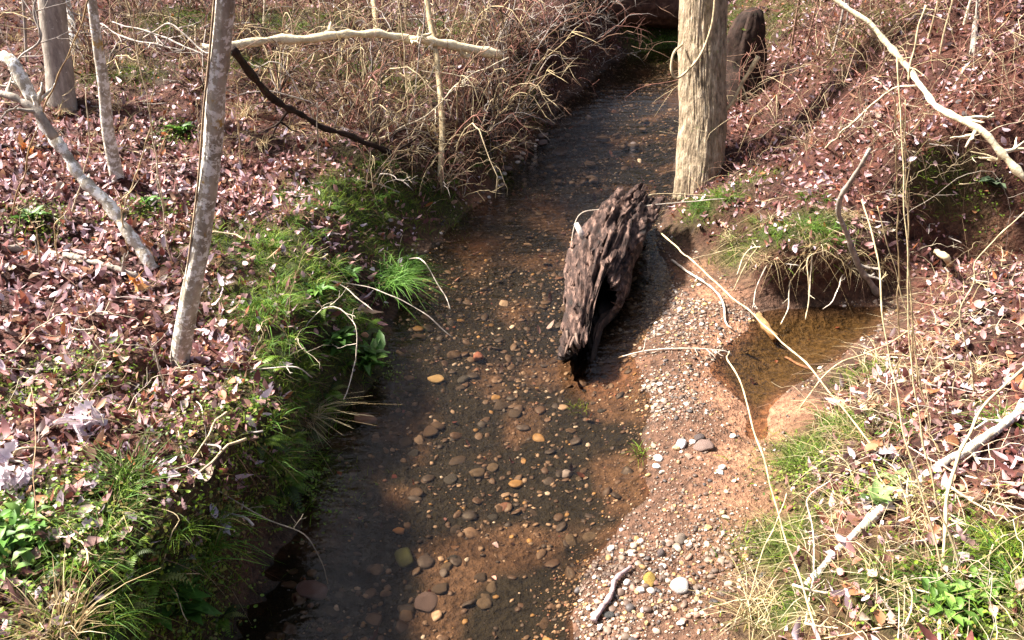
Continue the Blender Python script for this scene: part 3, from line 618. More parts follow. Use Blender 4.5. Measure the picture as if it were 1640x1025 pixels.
# dark mossy stump behind the big tree
def stump():
    b = gpt(*atY(1185, 170, 8.6)[:2]); root = bpy.data.objects.new('tree_stump', None); COL.objects.link(root); root.location = b
    tag(root, 'dark broken stump with a mossy top close behind the thick furrowed trunk', 'stump')
    P = np.array([[0, 0, -.15], [0, 0, .1], [.01, .01, .35], [.0, .02, .6], [.02, .02, .78], [.02, .02, .84]]); 
    def disp(th, Ls, R): return R * (1 + .16 * np.sin(th * 5 + 1) * np.exp(-Ls / .4) + .10 * np.sin(th * 11 + Ls * 3) + .34 * fbm(np.stack([np.cos(th) * 2.2, np.sin(th) * 2.2, Ls * 4], -1).reshape(-1, 3), 3, 2).reshape(th.shape))
    mb = MB(); mb.add(*tube(crom(P, 24), np.interp(np.linspace(0, 1, 24), [0, .25, .5, .78, .94, 1], [.25, .185, .165, .15, .11, .03]), 30, disp)); link('trunk', mb.build('trunk', MAT['bark_dark']), root)
    mb = MB(); p = np.stack([U(-.10, .10, 260), U(-.10, .10, 260), np.full(260, .66)], 1); blades(mb, p, np.tile([0, 0, 1.], (260, 1)), U(.02, .06, 260), U(.004, .008, 260), palette(GREEN, [.3, .3, .2, .1, .1], 260), .7, .6); link('moss_cap', mb.build('moss_cap', MAT['grass']), root)
stump()

# big fallen log bridging the creek far back
def bridge_log():
    a = np.array([-.8, 12.75, .74]); b = np.array([5.2, 14.3, .24]); P = wob(crom(np.array([a, a * .6 + b * .4 + [0, 0, .05], b]), 60), .06, 1.2)
    def disp(th, Ls, R): return R * (1 + .12 * fbm(np.stack([np.cos(th) * 2, np.sin(th) * 2, Ls * 1.4], -1).reshape(-1, 3), 4, 13).reshape(th.shape)) + .012 * np.sin(th * 14 + Ls)
    root = bpy.data.objects.new('fallen_tree', None); COL.objects.link(root); root.location = a; tag(root, 'massive dark fallen trunk bridging the creek in the background', 'fallen tree')
    mb = MB(); mb.add(*tube(P, np.linspace(.33, .29, 60), 40, disp)); link('trunk', mb.build('trunk', MAT['bark_fallen'], a), root)
    mb = MB(); branchlets(mb, P + [0, -.25, .05], 26, .5, .006, TW['brown'], .05, .95, 1); link('dead_twigs', mb.build('dead_twigs', MAT['twig'], a), root)
bridge_log()

# vine loop hanging on the big tree
def vine():
    P = [atY(1146, -10, 7.30), atY(1140, 40, 7.26), atY(1122, 88, 7.22), atY(1096, 118, 7.2), atY(1082, 125, 7.15), atY(1075, 110, 7.15), atY(1079, 85, 7.2), atY(1092, 72, 7.35)]
    mb = MB(); P = crom(np.array(P), 50); mb.add(*tube(P, np.full(50, .010), 8), col=TW['tan']); o = link('vine', mb.build('vine', MAT['twig'], P[0])); o.location = P[0]; tag(o, 'tan vine hanging in a loop from the thick furrowed trunk', 'vine')
vine()
def clinging_vine():
    i = np.linspace(6, 62, 40).astype(int); ang = np.linspace(2.9, 4.4, 40) + .25 * np.sin(np.linspace(0, 9, 40))
    P = np.array([STP[k] + (STr[k] + .008) * np.array([math.cos(-a_ + .9), -abs(math.sin(a_ + .3)), 0]) for k, a_ in zip(i, ang)]); P = crom(P[::3], 60)
    mb = MB(); mb.add(*tube(P, np.full(60, .0045), 6), col=(.40, .29, .19)); o = link('vine', mb.build('vine', MAT['twig'], P[0])); o.location = P[0]; tag(o, 'thin brown vine clinging to the leaning lichen spotted young tree', 'vine')
clinging_vine()

# ------------------------------------------------------------------ fallen branches and long stems, one by one
stem('fallen_branch', 'thick pale barkless fallen branch arching over brush on the left bank', 'branch', [(325, 78, 7.2), (400, 70, 7.3), (470, 62, None), (600, 55, None), (700, 68, None), (803, 88, 7.9)], 13, 16, 'pale', 40, 4, .25, .02, 'bark_pale', 14)
stem('fallen_branch', 'splintered forked branch tip leaning below the thick pale branch end', 'branch', [(815, 92, 7.8), (760, 118, None), (735, 132, None), (700, 172, None), (670, 192, None), (600, 222, None), (510, 241, 'g')], 4, 4, 'pale', 40, 12, .35, .02)
stem('fallen_branch', 'dark shaded branch slanting down through brush right of the leaning young tree', 'branch', [(372, 78, 5.6), (400, 115, None), (440, 160, None), (520, 205, None), (600, 232, None), (655, 262, 'g')], 15, 8, 'dark', 40, 5, .3, .02, 'bark_dark', 10)
stem('leaning_tree', 'lichen covered dead trunk leaning down across the left bank litter', 'branch', [(246, 432, 'g'), (210, 375, None), (170, 325, None), (120, 270, None), (75, 205, None), (25, 110, 4.7), (5, 90, 4.75)], 20, 20, 'grey', 50, 3, .3, .02, 'bark_lichen', 14)
stem('dead_branch', 'brown branch forking off the leaning lichen covered dead trunk', 'branch', [(88, 222, 4.55), (60, 180, None), (30, 158, None), (0, 150, 4.6)], 16, 11, 'brown', 20, 2, .2, .01, 'bark_grey', 10)
stem('dead_branch', 'grey twisted limb rising from the leaning dead trunk top', 'branch', [(45, 150, 4.68), (30, 100, None), (60, 60, None), (55, 20, None), (75, -30, 4.9)], 7, 5, 'grey', 24, 6, .3, .02)
stem('fallen_branch', 'grey weathered branch lying in litter below the leaning dead trunk', 'branch', [(-20, 400, 'g'), (60, 412, 'g'), (120, 418, 'g'), (190, 437, 'g'), (225, 452, 'g')], 15, 8, 'grey', 30, 3, .15, .01, 'bark_grey', 10)
stem('fallen_branch', 'long crooked pale branch crossing the right hillside with forks', 'branch', [(1325, -10, 5.3), (1400, 48, None), (1455, 108, None), (1478, 140, None), (1500, 170, None), (1562, 205, None), (1645, 290, 4.3)], 9, 13, 'pale', 44, 4, .22, .012, 'bark_pale', 10)
stem('forked_branch', 'thin grey fork reaching left from the long crooked pale branch', 'branch', [(1476, 137, 4.95), (1430, 143, None), (1390, 175, None), (1345, 215, None), (1322, 238, 'g')], 6, 5, 'pale', 24, 3, .15, .01)
stem('dead_branch', 'short tan upright stub crossing the long crooked pale branch', 'branch', [(1483, 8, 5.0), (1470, 60, None), (1458, 100, None), (1455, 132, 4.9)], 7, 4, 'tan', 16, 2, .15)
stem('fallen_branch', 'grey crooked stick propped on the leafy mound above the side pool', 'branch', [(1393, 238, 4.9), (1368, 285, None), (1344, 320, None), (1350, 360, None), (1375, 420, None), (1406, 472, 'g')], 8, 10, 'grey', 30, 3, .15, .01, 'bark_grey', 8)
stem('fallen_branch', 'lichen spotted branch lying on the right bank slope amid dry stalks', 'branch', [(1660, 640, 'g'), (1600, 690, 'g'), (1520, 745, 'g'), (1440, 800, 'g'), (1380, 850, 'g'), (1290, 945, 'g')], 16, 12, 'grey', 40, 6, .2, .012, 'bark_lichen', 12)
stem('fallen_branch', 'pale bent stick leaning against the thick furrowed trunk', 'branch', [(1215, 90, 7.3), (1180, 150, None), (1150, 200, None), (1125, 250, None), (1095, 312, 'g')], 8, 4, 'tan', 26, 3, .2, .012)
stem('stick', 'mauve grey stick lying on the wet pebbles of the gravel bar', 'stick', [(1010, 912, 'g'), (985, 935, 'g'), (978, 960, 'g'), (950, 1000, 'g')], 8, 11, (.40, .29, .29), 20, 2, .05, .004, sr=.003)
stem('stick', 'bent pale twig lying across the gravel bar tip towards the side pool', 'stick', [(990, 573, 4.6), (1030, 563, None), (1100, 558, None), (1160, 562, None), (1172, 570, 4.6)], 4, 4, 'white', 24, 9, .09, .004)
stem('grass_stalk', 'dry stem arched over the far end of the rotten log into water', 'stalk', [(1165, 318, 'g'), (1110, 322, None), (1050, 328, None), (960, 335, None), (928, 345, None), (917, 375, None), (916, 412, 5.9)], 3, 3, 'white', 40, 0)
stem('grass_stalk', 'second thin stem crossing above the far end of the rotten log', 'stalk', [(1150, 315, 'g'), (1100, 312, None), (1055, 310, None), (1020, 320, None), (985, 328, 6.3)], 3, 2, 'tan', 30, 0)
stem('driftwood', 'pale exposed root winding over red clay beside the gravel bar', 'root', [(1075, 420, 'g'), (1110, 445, 'g'), (1140, 465, 'g'), (1158, 490, 'g'), (1162, 520, 'g'), (1172, 530, 'g')], 6, 6, 'white', 24, 1, .05, .004)
stem('stick', 'brown half sunk stick in the side pool under the mound', 'stick', [(1215, 505, 'g'), (1228, 525, 4.95), (1245, 545, 4.85)], 14, 16, (.24, .14, .06), 14, 0)
stem('stick', 'pinkish stick end lying in the right edge of the side pool', 'stick', [(1258, 572, 4.75), (1275, 582, None), (1298, 592, 'g')], 6, 9, (.34, .2, .14), 12, 0)
stem('driftwood', 'curved tan root stub poking from the gully bank', 'root', [(1498, 402, 'g'), (1515, 412, 4.9), (1524, 430, 'g')], 10, 10, 'tan', 14, 0)
stem('weed_stalk', 'long pale stem slanting from the gravel bar over the side pool', 'stalk', [(1058, 373, 5.9), (1100, 410, None), (1150, 455, None), (1230, 525, None), (1300, 592, None), (1420, 745, 'g')], 4, 5, 'straw', 40, 0)
stem('weed_stalk', 'pale stem rising from right grass and hooking over the side pool', 'stalk', [(1318, 1040, 2.3), (1285, 940, None), (1255, 850, None), (1230, 760, None), (1205, 680, None), (1185, 610, None), (1165, 575, None), (1168, 563, 3.5)], 6, 4, 'straw', 44, 2, .04)
stem('weed_stalk', 'tall straw stem standing furthest right among the upright stalks, bent near its top', 'stalk', [(1512, 925, 'g'), (1480, 800, None), (1445, 690, None), (1425, 580, None), (1410, 470, None), (1398, 380, None), (1380, 320, 3.1)], 6, 4, 'straw', 40, 2, .08)
stem('weed_stalk', 'straight tall straw stalk in the upright cluster, the longest one', 'stalk', [(1545, 930, 'g'), (1500, 790, None), (1475, 690, None), (1460, 560, None), (1450, 350, None), (1440, 180, None), (1436, 80, 2.9)], 6, 3, 'straw', 40, 1, .08)
for sp in ([(1440, 560, 'g'), (1438, 400, None), (1436, 250, None), (1434, 140, 3.7)], [(1462, 580, 'g'), (1455, 400, None), (1450, 260, None), (1438, 100, 3.6)], [(1470, 620, 'g'), (1458, 470, None), (1453, 300, None), (1450, 160, 3.5)], [(1490, 690, 'g'), (1465, 560, None), (1445, 470, None), (1405, 330, 3.5)]):
    stem('weed_stalk', 'thin straight straw stalk in the upright cluster before the hillside', 'stalk', sp, 4, 2.5, 'straw', 34, 0, group='upright straw stalks')
stem('weed_stalk', 'bowed tan stalk curving up and away from the right bank grass', 'stalk', [(1505, 1040, 2.35), (1508, 960, None), (1515, 850, None), (1530, 740, None), (1570, 660, None), (1650, 580, 3.2)], 8, 5, 'straw', 40, 2, .08)
stem('weed_stalk', 'pale stalk lying flat across litter below the lichen spotted branch', 'stalk', [(1478, 788, 'g'), (1560, 800, None), (1650, 818, 'g')], 5, 5, 'white', 24, 2, .06)
stem('weed_stalk', 'pale wavy stalk crossing the lichen spotted branch on the right bank', 'stalk', [(1455, 715, 'g'), (1530, 755, 3.1), (1580, 768, None), (1650, 775, 'g')], 4, 4, 'white', 24, 2, .06)
stem('weed_stalk', 'low straw stem stretched across bright green leaves on the right bank', 'stalk', [(1275, 1030, 'g'), (1380, 1008, None), (1460, 1000, None), (1545, 995, 'g')], 4, 3, 'straw', 24, 0)
stem('weed_stalk', 'leaning straw stem by green tufts at the foot of the right bank', 'stalk', [(1190, 990, 'g'), (1220, 890, None), (1245, 830, None), (1260, 790, 3.1)], 4, 3, 'straw', 24, 0)
stem('weed_stalk', 'kinked pale stem beside the lower end of the lichen spotted branch', 'stalk', [(1290, 1000, 'g'), (1303, 920, None), (1300, 850, None), (1292, 795, 2.95), (1330, 770, 3.0)], 5, 3, 'white', 26, 3, .08)
stem('weed_stalk', 'crooked bare shoot standing on the right leafy slope', 'stalk', [(1560, 630, 'g'), (1550, 570, None), (1537, 505, None), (1560, 450, None), (1570, 410, None), (1645, 335, 3.9)], 5, 3, 'tan', 34, 4, .1)
stem('weed_stalk', 'thin pale stem stretched over litter towards the right slope', 'stalk', [(1380, 565, 'g'), (1440, 575, None), (1530, 575, None), (1600, 590, 'g')], 4, 3, 'white', 22, 2, .06)
stem('weed_stalk', 'two pale dry stems crossing low beside the side pool grass', 'stalk', [(1280, 655, 'g'), (1330, 590, 4.1), (1400, 560, None), (1470, 520, 4.4)], 4, 3, 'straw', 24, 1, .1)
# left side
stem('grass_stalk', 'pale arching grass stem reaching out over water from the left bank', 'stalk', [(510, 448, 'g'), (560, 455, 4.9), (620, 470, None), (675, 500, None), (726, 542, 4.75)], 3, 3, 'white', 34, 0)
stem('grass_stalk', 'pale stem hooked over the water above the big green tuft', 'stalk', [(655, 415, 'g'), (672, 414, 5.45), (692, 438, None), (712, 470, None), (722, 498, 5.2)], 3, 3, 'white', 30, 0)
stem('grass_stalk', 'bent pale stem drooping over leafy rosettes on the left bank', 'stalk', [(505, 448, 'g'), (540, 452, 4.7), (570, 475, None), (598, 498, 4.55)], 3, 3, 'white', 24, 0)
stem('weed_stalk', 'forked pale stem sprawled down the mossy left bank', 'stalk', [(470, 560, 'g'), (495, 515, 4.3), (535, 490, None), (560, 510, None), (572, 530, None), (570, 580, 4.0)], 3, 3, 'white', 28, 5, .14)
stem('weed_stalk', 'pale straight stem dipping from green leaves to dark water', 'stalk', [(570, 575, 4.15), (560, 610, None), (550, 640, 3.9)], 3, 3, 'white', 14, 0)
stem('stick', 'pale thin stick lying across litter at the leaning young tree foot', 'stick', [(240, 597, 'g'), (300, 592, None), (380, 592, None), (470, 588, None), (500, 605, 3.5)], 4, 4, 'white', 30, 4, .1)
stem('stick', 'straight pale stick poking out of litter left of the young tree foot', 'stick', [(235, 540, 2.95), (255, 590, None), (280, 645, 'g')], 4, 4, 'white', 16, 0)
stem('vine', 'thin trailing vine draped down the near left bank into the creek', 'vine', [(285, 690, 'g'), (300, 745, 2.7), (365, 795, None), (430, 835, None), (490, 860, None), (515, 900, None), (525, 935, 2.65)], 4, 3, (.30, .25, .18), 40, 5, .12)
stem('stick', 'brown twig resting across the dark grass tuft on the left bank', 'stick', [(105, 740, 2.55), (160, 752, None), (200, 775, None), (250, 798, 2.6)], 6, 6, (.34, .26, .20), 22, 3, .08)
stem('grass_stalk', 'long pale bent stem slanting over herbs on the near left bank', 'stalk', [(235, 1025, 'g'), (255, 930, 2.3), (270, 860, None), (280, 832, None), (225, 805, 2.45)], 4, 3, 'straw', 28, 0)
stem('grass_stalk', 'level pale stem crossing the bent stem over left bank herbs', 'stalk', [(195, 915, 'g'), (260, 917, 2.3), (320, 919, 2.3)], 3, 3, 'straw', 16, 0)
stem('grass_stalk', 'crooked pale shoot beside broad dark leaves on the left bank', 'stalk', [(255, 925, 'g'), (280, 945, 2.25), (300, 995, 2.2)], 4, 3, 'straw', 16, 0)
stem('weed_stalk', 'brown thin upright stem past pale leaf cluster on left bank', 'stalk', [(60, 880, 'g'), (55, 760, None), (58, 690, None), (50, 620, 2.6)], 3, 2, (.42, .27, .16), 24, 0)
stem('stick', 'curved pale root by the big pale leaf cluster', 'stick', [(10, 735, 'g'), (30, 718, 2.45), (75, 718, 2.5)], 7, 6, 'tan', 16, 0)
stem('weed_stalk', 'long thin brown shoot leaning right across the broad based grey tree', 'stalk', [(18, 345, 'g'), (50, 230, None), (85, 140, None), (120, 60, None), (142, -5, 4.4)], 4, 4, (.34, .23, .12), 30, 2, .15)
for k, sp in enumerate(([(265, 345, 'g'), (250, 250, None), (235, 160, None), (215, 60, None), (200, -5, 4.3)], [(195, 345, 'g'), (235, 220, None), (248, 110, 4.3)], [(205, 400, 'g'), (190, 320, None), (180, 300, 4.0)], [(112, 350, 'g'), (140, 250, None), (138, 140, 4.6)], [(65, 430, 'g'), (60, 380, None), (45, 345, 3.8)], [(95, 420, 'g'), (85, 370, None), (110, 335, 3.9)], [(320, 230, 'g'), (315, 160, 5.0)], [(385, 260, 'g'), (380, 150, None), (375, 110, 4.9)], [(170, 345, 'g'), (215, 300, 4.2)], [(275, 420, 'g'), (262, 350, None), (250, 280, 4.0)])):
    stem('weed_stalk', 'thin pale upright weed stem in litter around the left trees', 'stalk', sp, 4, 2.5, ('pale', 'tan', 'straw')[k % 3], 24, 2, .1, group='weed stems on the left bank')
for k, sp in enumerate(([(230, 60, 6.6), (275, 40, None), (330, 85, None), (355, 70, 6.0)], [(115, 20, 7), (165, 40, None), (200, 60, None), (290, 80, 6.3)], [(180, 35, 6.8), (250, 55, None), (320, 85, 6.2)])):
    stem('dead_branch', 'thin bare grey branch strung between trunks above the left bank', 'branch', sp, 4, 5, 'grey', 26, 6, .3, group='strung branches among left trees')
for k, sp in enumerate(([(655, 80, 'g'), (650, 30, None), (652, -5, 8.4)], [(655, 225, 'g'), (650, 130, None), (645, 50, None), (636, -5, 7.2)], [(660, 200, 'g'), (670, 100, None), (682, 5, 7.3)], [(700, 60, 'g'), (692, -5, 9.5)], [(632, 210, 'g'), (655, 140, 7.0)], [(510, 265, 'g'), (508, 165, 6.0)])):
    stem('weed_stalk', 'slim pale shoot standing up through brush by the creek', 'stalk', sp, 4, 3, ('pale', 'tan', 'grey')[k % 3], 24, 3, .2, group='slim shoots in the creekside brush')
stem('stick', 'white straight stick lying on the dark mossy left bank', 'stick', [(545, 280, 'g'), (590, 290, None), (640, 308, 'g')], 4, 3, 'white', 18, 1, .06)
stem('driftwood', 'dark driftwood splinter on shore gravel at the left bank foot', 'root', [(818, 205, 'g'), (832, 222, None), (845, 235, 'g')], 8, 10, (.22, .14, .12), 12, 1, .06)
for k, sp in enumerate(([(1265, 450, 'g'), (1262, 490, None), (1250, 520, 5.0)], [(1215, 395, 'g'), (1190, 430, None), (1175, 465, 5.4)], [(1240, 400, 'g'), (1215, 450, None), (1205, 495, 5.2)], [(1300, 410, 'g'), (1296, 470, None), (1290, 510, 5.0)], [(1325, 400, 'g'), (1293, 415, 5.2), (1296, 470, None), (1290, 512, 4.95)], [(1350, 440, 'g'), (1335, 480, 4.9), (1318, 495, 4.9)], [(1230, 395, 'g'), (1200, 400, 5.5), (1180, 440, 5.3)], [(1175, 395, 'g'), (1150, 405, None), (1110, 415, 5.7)])):
    stem('rootlet', 'thin pale root hanging down the undercut face of the leafy mound', 'root', sp, 3.5, 2.5, ('pale', 'tan', 'white')[k % 3], 22, 1, .08, group='roots hanging over the side pool')
#PART3
# ------------------------------------------------------------------ brambles, brush and saplings as copies
def arch_cane(mb, base, ang, L, h, r, col, nseg=12, shoots=0):
    t = np.linspace(0, 1, nseg); out = np.array([math.cos(ang), math.sin(ang), 0])
    P = base + out * (L * t)[:, None]; P[:, 2] += h * np.sin(t * math.pi * U(.55, .95)) ; P += np.cumsum(rng.normal(size=(nseg, 3)) * L * .022, 0)
    P[:, 2] = np.maximum(P[:, 2], .004)
    mb.add(*tube(P, np.linspace(r, r * .4, nseg), 4), col=col)
    if shoots: branchlets(mb, P, shoots, L * .3, r * .6, col, .2, .95, 0)
def bramble(cols, n=11, L=(.3, .9), h=(.15, .6), r=(.002, .0075)):
    mb = MB()
    for k in range(n):
        c = np.array(TW[cols[k % len(cols)]]) * U(.75, 1.15); arch_cane(mb, np.array([U(-.08, .08), U(-.08, .08), -.02]), U(0, 6.28), U(*L), U(*h), U(*r), c, 12, 3)
    return mb.build('bramble', MAT['twig'])
BR_L = [bramble(('red', 'brown', 'tan', 'dark', 'straw', 'brown', 'grey')) for _ in range(5)]
BR_R = [bramble(('tan', 'red', 'brown', 'red', 'straw', 'brown'), 9, (.4, 1.1), (.15, .6), (.002, .0045)) for _ in range(5)]
BR_D = [bramble(('brown', 'dark', 'red', 'grey'), 14, (.3, .8), (.1, .45)) for _ in range(3)]
def scatter_px(n, x0, x1, y0, y1, ok=lambda p: True):
    R = []
    for _ in range(n * 30):
        p = hit(U(x0, x1), U(y0, y1))
        if p[2] > .2 and p[1] < 14 and ok(p): R.append(p)
        if len(R) == n: break
    return R
LAND = [(600, 60, 'near the arch of the pale fallen branch'), (803, 90, 'near the splintered end of the pale branch'), (400, 75, 'near the thin end of the pale branch'), (705, 280, 'near the foot of the thin tan creekside sapling'), (600, 232, 'beside the dark shaded branch'), (440, 150, 'above the dark shaded branch'), (520, 240, 'by the lower end of the dead arching branch'),
        (350, 60, 'behind the leaning young tree'), (185, 270, 'near the slim grey lichen trunk'), (100, 170, 'near the broad based grey tree'), (246, 432, 'near the foot of the leaning dead trunk'), (900, 40, 'below the left end of the fallen trunk'), (850, 150, 'low on the steep dark bank'), (960, 95, 'at the water below the fallen trunk'),
        (1185, 120, 'near the dark mossy stump'), (1130, 300, 'near the thick furrowed trunk foot'), (1330, 20, 'near the upper end of the crooked pale branch'), (1478, 140, 'at the fork of the crooked pale branch'), (1600, 250, 'near the lower end of the crooked pale branch'), (1558, 80, 'near the pale hillside sapling'), (1322, 238, 'where the thin grey fork meets ground'), (1390, 400, 'near the propped grey stick on the mound'), (1260, 450, 'at the undercut lip of the mound'),
        (1245, 700, 'above the foot of the right bank'), (1400, 800, 'near the pale green broad leaves'), (1520, 975, 'near the vivid green leafy plant'), (1520, 745, 'beside the lichen spotted branch'), (1440, 600, 'around the upright straw stalks'), (1600, 590, 'on the slope past the upright straw stalks'), (1600, 400, 'on bare soil above the gully'),
        (288, 582, 'around the foot of the leaning young tree'), (30, 780, 'near the big pale leaf cluster'), (205, 770, 'near the dark green grass tuft'), (430, 700, 'on the lip of the left bank'), (450, 470, 'on the mossy left slope'), (120, 415, 'near the grey weathered branch'), (100, 560, 'among litter below the grey weathered branch'), (250, 930, 'among the near left herbs')]
def landmark(p):
    x, y, _ = project(np.asarray(p, float)); return min(LAND, key=lambda q: (q[0] - x)**2 + (q[1] - y)**2)[2]
def put(meshes, name, pts, label, cat, group, s=(.7, 1.3)):
    label0 = label
    for k, p in enumerate(pts):
        label = label0.split(' || ')[0] + ' ' + landmark(p); group = label0.split(' || ')[0] + 's ' + landmark(p)
        o = link(name, meshes[k % len(meshes)]); o.location = p; o.rotation_euler = (U(-.15, .15), U(-.15, .15), U(0, 6.28)); q = U(*s); o.scale = (q, q, q); tag(o, label, cat, group)
put(BR_L, 'bramble', scatter_px(34, 420, 830, 60, 260), 'reddish arching bramble', 'bramble', 'brambles in the creekside brush')
put(BR_L, 'bramble', scatter_px(28, 120, 640, 5, 150), 'brown arching bramble', 'bramble', 'brambles behind the pale branch')
put(BR_D, 'bramble', scatter_px(16, 770, 1000, 5, 130), 'dark trailing bramble', 'bramble', 'brambles on the steep bank')
def scatter_low(n, x0, x1, y0, y1):
    R_ = []
    while len(R_) < n:
        p = hit(U(x0, x1), U(y0, y1))
        if .05 < p[2] < 1.1: R_.append(p)
    return R_
put(BR_D, 'bramble', scatter_low(34, 780, 960, 50, 250), 'dark drooping bramble', 'bramble', '', (.4, .8))
put(BR_L, 'bramble', scatter_low(26, 590, 830, 200, 320), 'low reddish bramble', 'bramble', '', (.35, .7))
put(BR_R, 'bramble', scatter_px(34, 1170, 1640, 5, 250), 'tan arching bramble', 'bramble', 'brambles on the right hillside', (.6, 1.15))
put(BR_R, 'bramble', scatter_px(10, 1200, 1480, 200, 360), 'small tangled bramble', 'bramble', 'brambles on the mound', (.35, .6))

def sapling_mesh(col, hgt):
    mb = MB(); P = np.array([[0, 0, -.1], [U(-.05, .05), U(-.05, .05), hgt * .3], [U(-.15, .15), U(-.15, .15), hgt * .65], [U(-.3, .3), U(-.3, .3), hgt]]); P = wob(crom(P, 24), .02, 2)
    mb.add(*tube(P, np.linspace(.011, .004, 24), 6), col=TW[col]); branchlets(mb, P, 12, hgt * .22, .004, TW[col], .15, .98, 1); return mb.build('sapling', MAT['twig'])
SP_ = [sapling_mesh(c, h) for c, h in (('grey', 2.2), ('tan', 1.8), ('brown', 2.0), ('pale', 1.6), ('grey', 2.6), ('tan', 2.4))]
put(SP_, 'sapling', scatter_px(22, 200, 800, -60, 60), 'thin bare sapling', 'sapling', 'saplings behind the pale branch')
put(SP_, 'sapling', scatter_px(18, 1190, 1640, -80, 90), 'thin bare sapling', 'sapling', 'saplings on the right hillside')
put(SP_, 'sapling', scatter_px(6, 20, 250, -40, 120), 'thin bare sapling', 'sapling', 'saplings among the left trees')

# woods beyond: trees standing back from the creek
def wood_tree(mat):
    root_mb = MB(); H = U(9, 12); P = wob(crom(np.array([[0, 0, -.2], [U(-.1, .1), 0, H * .35], [U(-.4, .4), U(-.4, .4), H * .7], [U(-.7, .7), U(-.7, .7), H]]), 30), .05, 1)
    r = np.linspace(U(.10, .17), .02, 30); root_mb.add(*tube(P, r, 10)); cm = MB(); branchlets(cm, P, 44, H * .28, .022, (.2, .16, .12), .3, 1, 2)
    return root_mb.build('trunk', MAT[mat]), cm.build('crown', MAT['twig'])
WT = [wood_tree(m_) for m_ in ('bark_grey', 'bark_grey', 'bark_tan', 'bark_lichen')]
spots = [(-9, 16), (-6.5, 13.5), (-4.2, 17), (-2.2, 14.2), (-.6, 18), (.9, 15.6), (6.3, 15.8), (8, 19.5), (9.5, 14.5), (11.5, 17.5), (-11.5, 20), (-7.5, 21), (-3, 23), (5.5, 24), (10, 24), (14, 21), (-14, 15), (13.5, 12), (-9.5, 10.5)]
for k, (x, y) in enumerate(spots):
    t_, c_ = WT[k % 4]; root = bpy.data.objects.new('wood_tree', None); COL.objects.link(root); root.location = gpt(x, y); root.rotation_euler = (0, 0, U(0, 6.28)); root.scale = (1, 1, U(.85, 1.15))
    link('trunk', t_, root); link('crown', c_, root); tag(root, 'bare grey woodland tree standing back beyond the creek', 'tree', 'trees of the wood beyond')

# ------------------------------------------------------------------ green plants
def tuft_mesh(n, L, wd, cols, wts, lean=.5, droop=.7, rad=.03):
    mb = MB(); a = U(0, 6.28, n); q = np.sqrt(U(0, 1, n)) * rad; p = np.stack([q * np.cos(a), q * np.sin(a), np.full(n, -.01)], 1); nr = np.stack([np.cos(a), np.sin(a), np.ones(n)], 1) * .6
    blades(mb, p, nr, U(L * .55, L, n), U(wd * .6, wd, n), palette(cols, wts, n), lean, droop); return mb.build('grass_tuft', MAT['grass'])
def rosette_mesh(n, L, cols, wts, up=.6, stalk=.0, wdt=1.0):
    mb = MB(); k = n; a = U(0, 6.28, k); e = U(.15, 1.0, k) * up; d = np.stack([np.cos(a), np.sin(a), e], 1); d = unit(d); nn = unit(np.cross(np.cross(d, [0, 0, 1.]), d)); sdv = np.cross(d, nn)
    R = np.stack([sdv, d, nn], -1); base = np.stack([rng.normal(size=k) * (.004 + .0005 * k), rng.normal(size=k) * (.004 + .0005 * k), U(0, stalk + .005, k)], 1)
    T = LANCE[0] * [wdt * 1.2, 1, 1]; place(T, LANCE[1], LANCE[2], base, R, U(L * .6, L, k), palette(cols, wts, k), U(.3, .9, k), -U(.1, .5, k), mb); return mb.build('leafy_plant', MAT['green_leaf'])
BRIGHT = [(.07, .17, .022), (.11, .24, .034), (.045, .11, .016), (.16, .28, .055)]
def plant(me, name, px, py, label, cat, group=None, s=1.0, tilt=(0, 0), off=0):
    p = hit(px, py); o = link(name, me); o.location = p + np.array([0, 0, off]); o.rotation_euler = (tilt[0], tilt[1], U(0, 6.28)); o.scale = (s, s, s); return tag(o, label, cat, group)
plant(tuft_mesh(420, .36, .009, BRIGHT, [.3, .45, .1, .15], .55, .8, .14), 'grass_tuft', 618, 452, 'large lush green grass tuft at the water edge of the left bank', 'grass tuft')
plant(tuft_mesh(150, .20, .006, BRIGHT, [.4, .2, .4, .0], .5, .8, .07), 'grass_tuft', 655, 425, 'smaller green tuft close behind the large lush tuft', 'grass tuft')
plant(rosette_mesh(46, .17, BRIGHT, [.4, .35, .15, .1], .7, .08, 1.3), 'leafy_plant', 588, 585, 'bright green leafy plant hanging over dark water below the large tuft', 'plant')
plant(rosette_mesh(40, .15, BRIGHT, [.3, .2, .5, .0], .7, .08, 1.3), 'leafy_plant', 540, 560, 'deep green leafy plant beside the bright one on the left bank', 'plant')
plant(rosette_mesh(24, .13, BRIGHT, [.4, .3, .2, .1], .6, .04, 1.3), 'leafy_plant', 555, 450, 'small bright rosette above the large lush grass tuft', 'plant')
plant(rosette_mesh(22, .11, BRIGHT, [.4, .3, .2, .1], .6, .04, 1.3), 'leafy_plant', 512, 472, 'low green rosette on the mossy slope near bent pale stems', 'plant')
plant(tuft_mesh(120, .13, .005, [(.12, .17, .03), (.18, .22, .05)], [.5, .5], .5, .6, .05), 'grass_tuft', 460, 495, 'yellow green feathery tuft on the mossy left slope', 'grass tuft')
plant(tuft_mesh(100, .12, .005, GREEN, [.4, .3, .2, .1, 0], .5, .6, .05), 'grass_tuft', 485, 585, 'dull green tuft above the mossy lip of the left bank', 'grass tuft')
plant(tuft_mesh(150, .26, .007, [(.05, .10, .015), (.08, .14, .02), (.10, .13, .03)], [.4, .4, .2], .5, .6, .06), 'grass_tuft', 205, 770, 'dark green grass tuft under the brown twig on the left bank', 'grass tuft')
plant(tuft_mesh(90, .20, .006, [(.07, .13, .02), (.30, .26, .10)], [.6, .4], .5, .8, .05), 'grass_tuft', 180, 830, 'half dried grass tuft just below the dark green tuft', 'grass tuft')
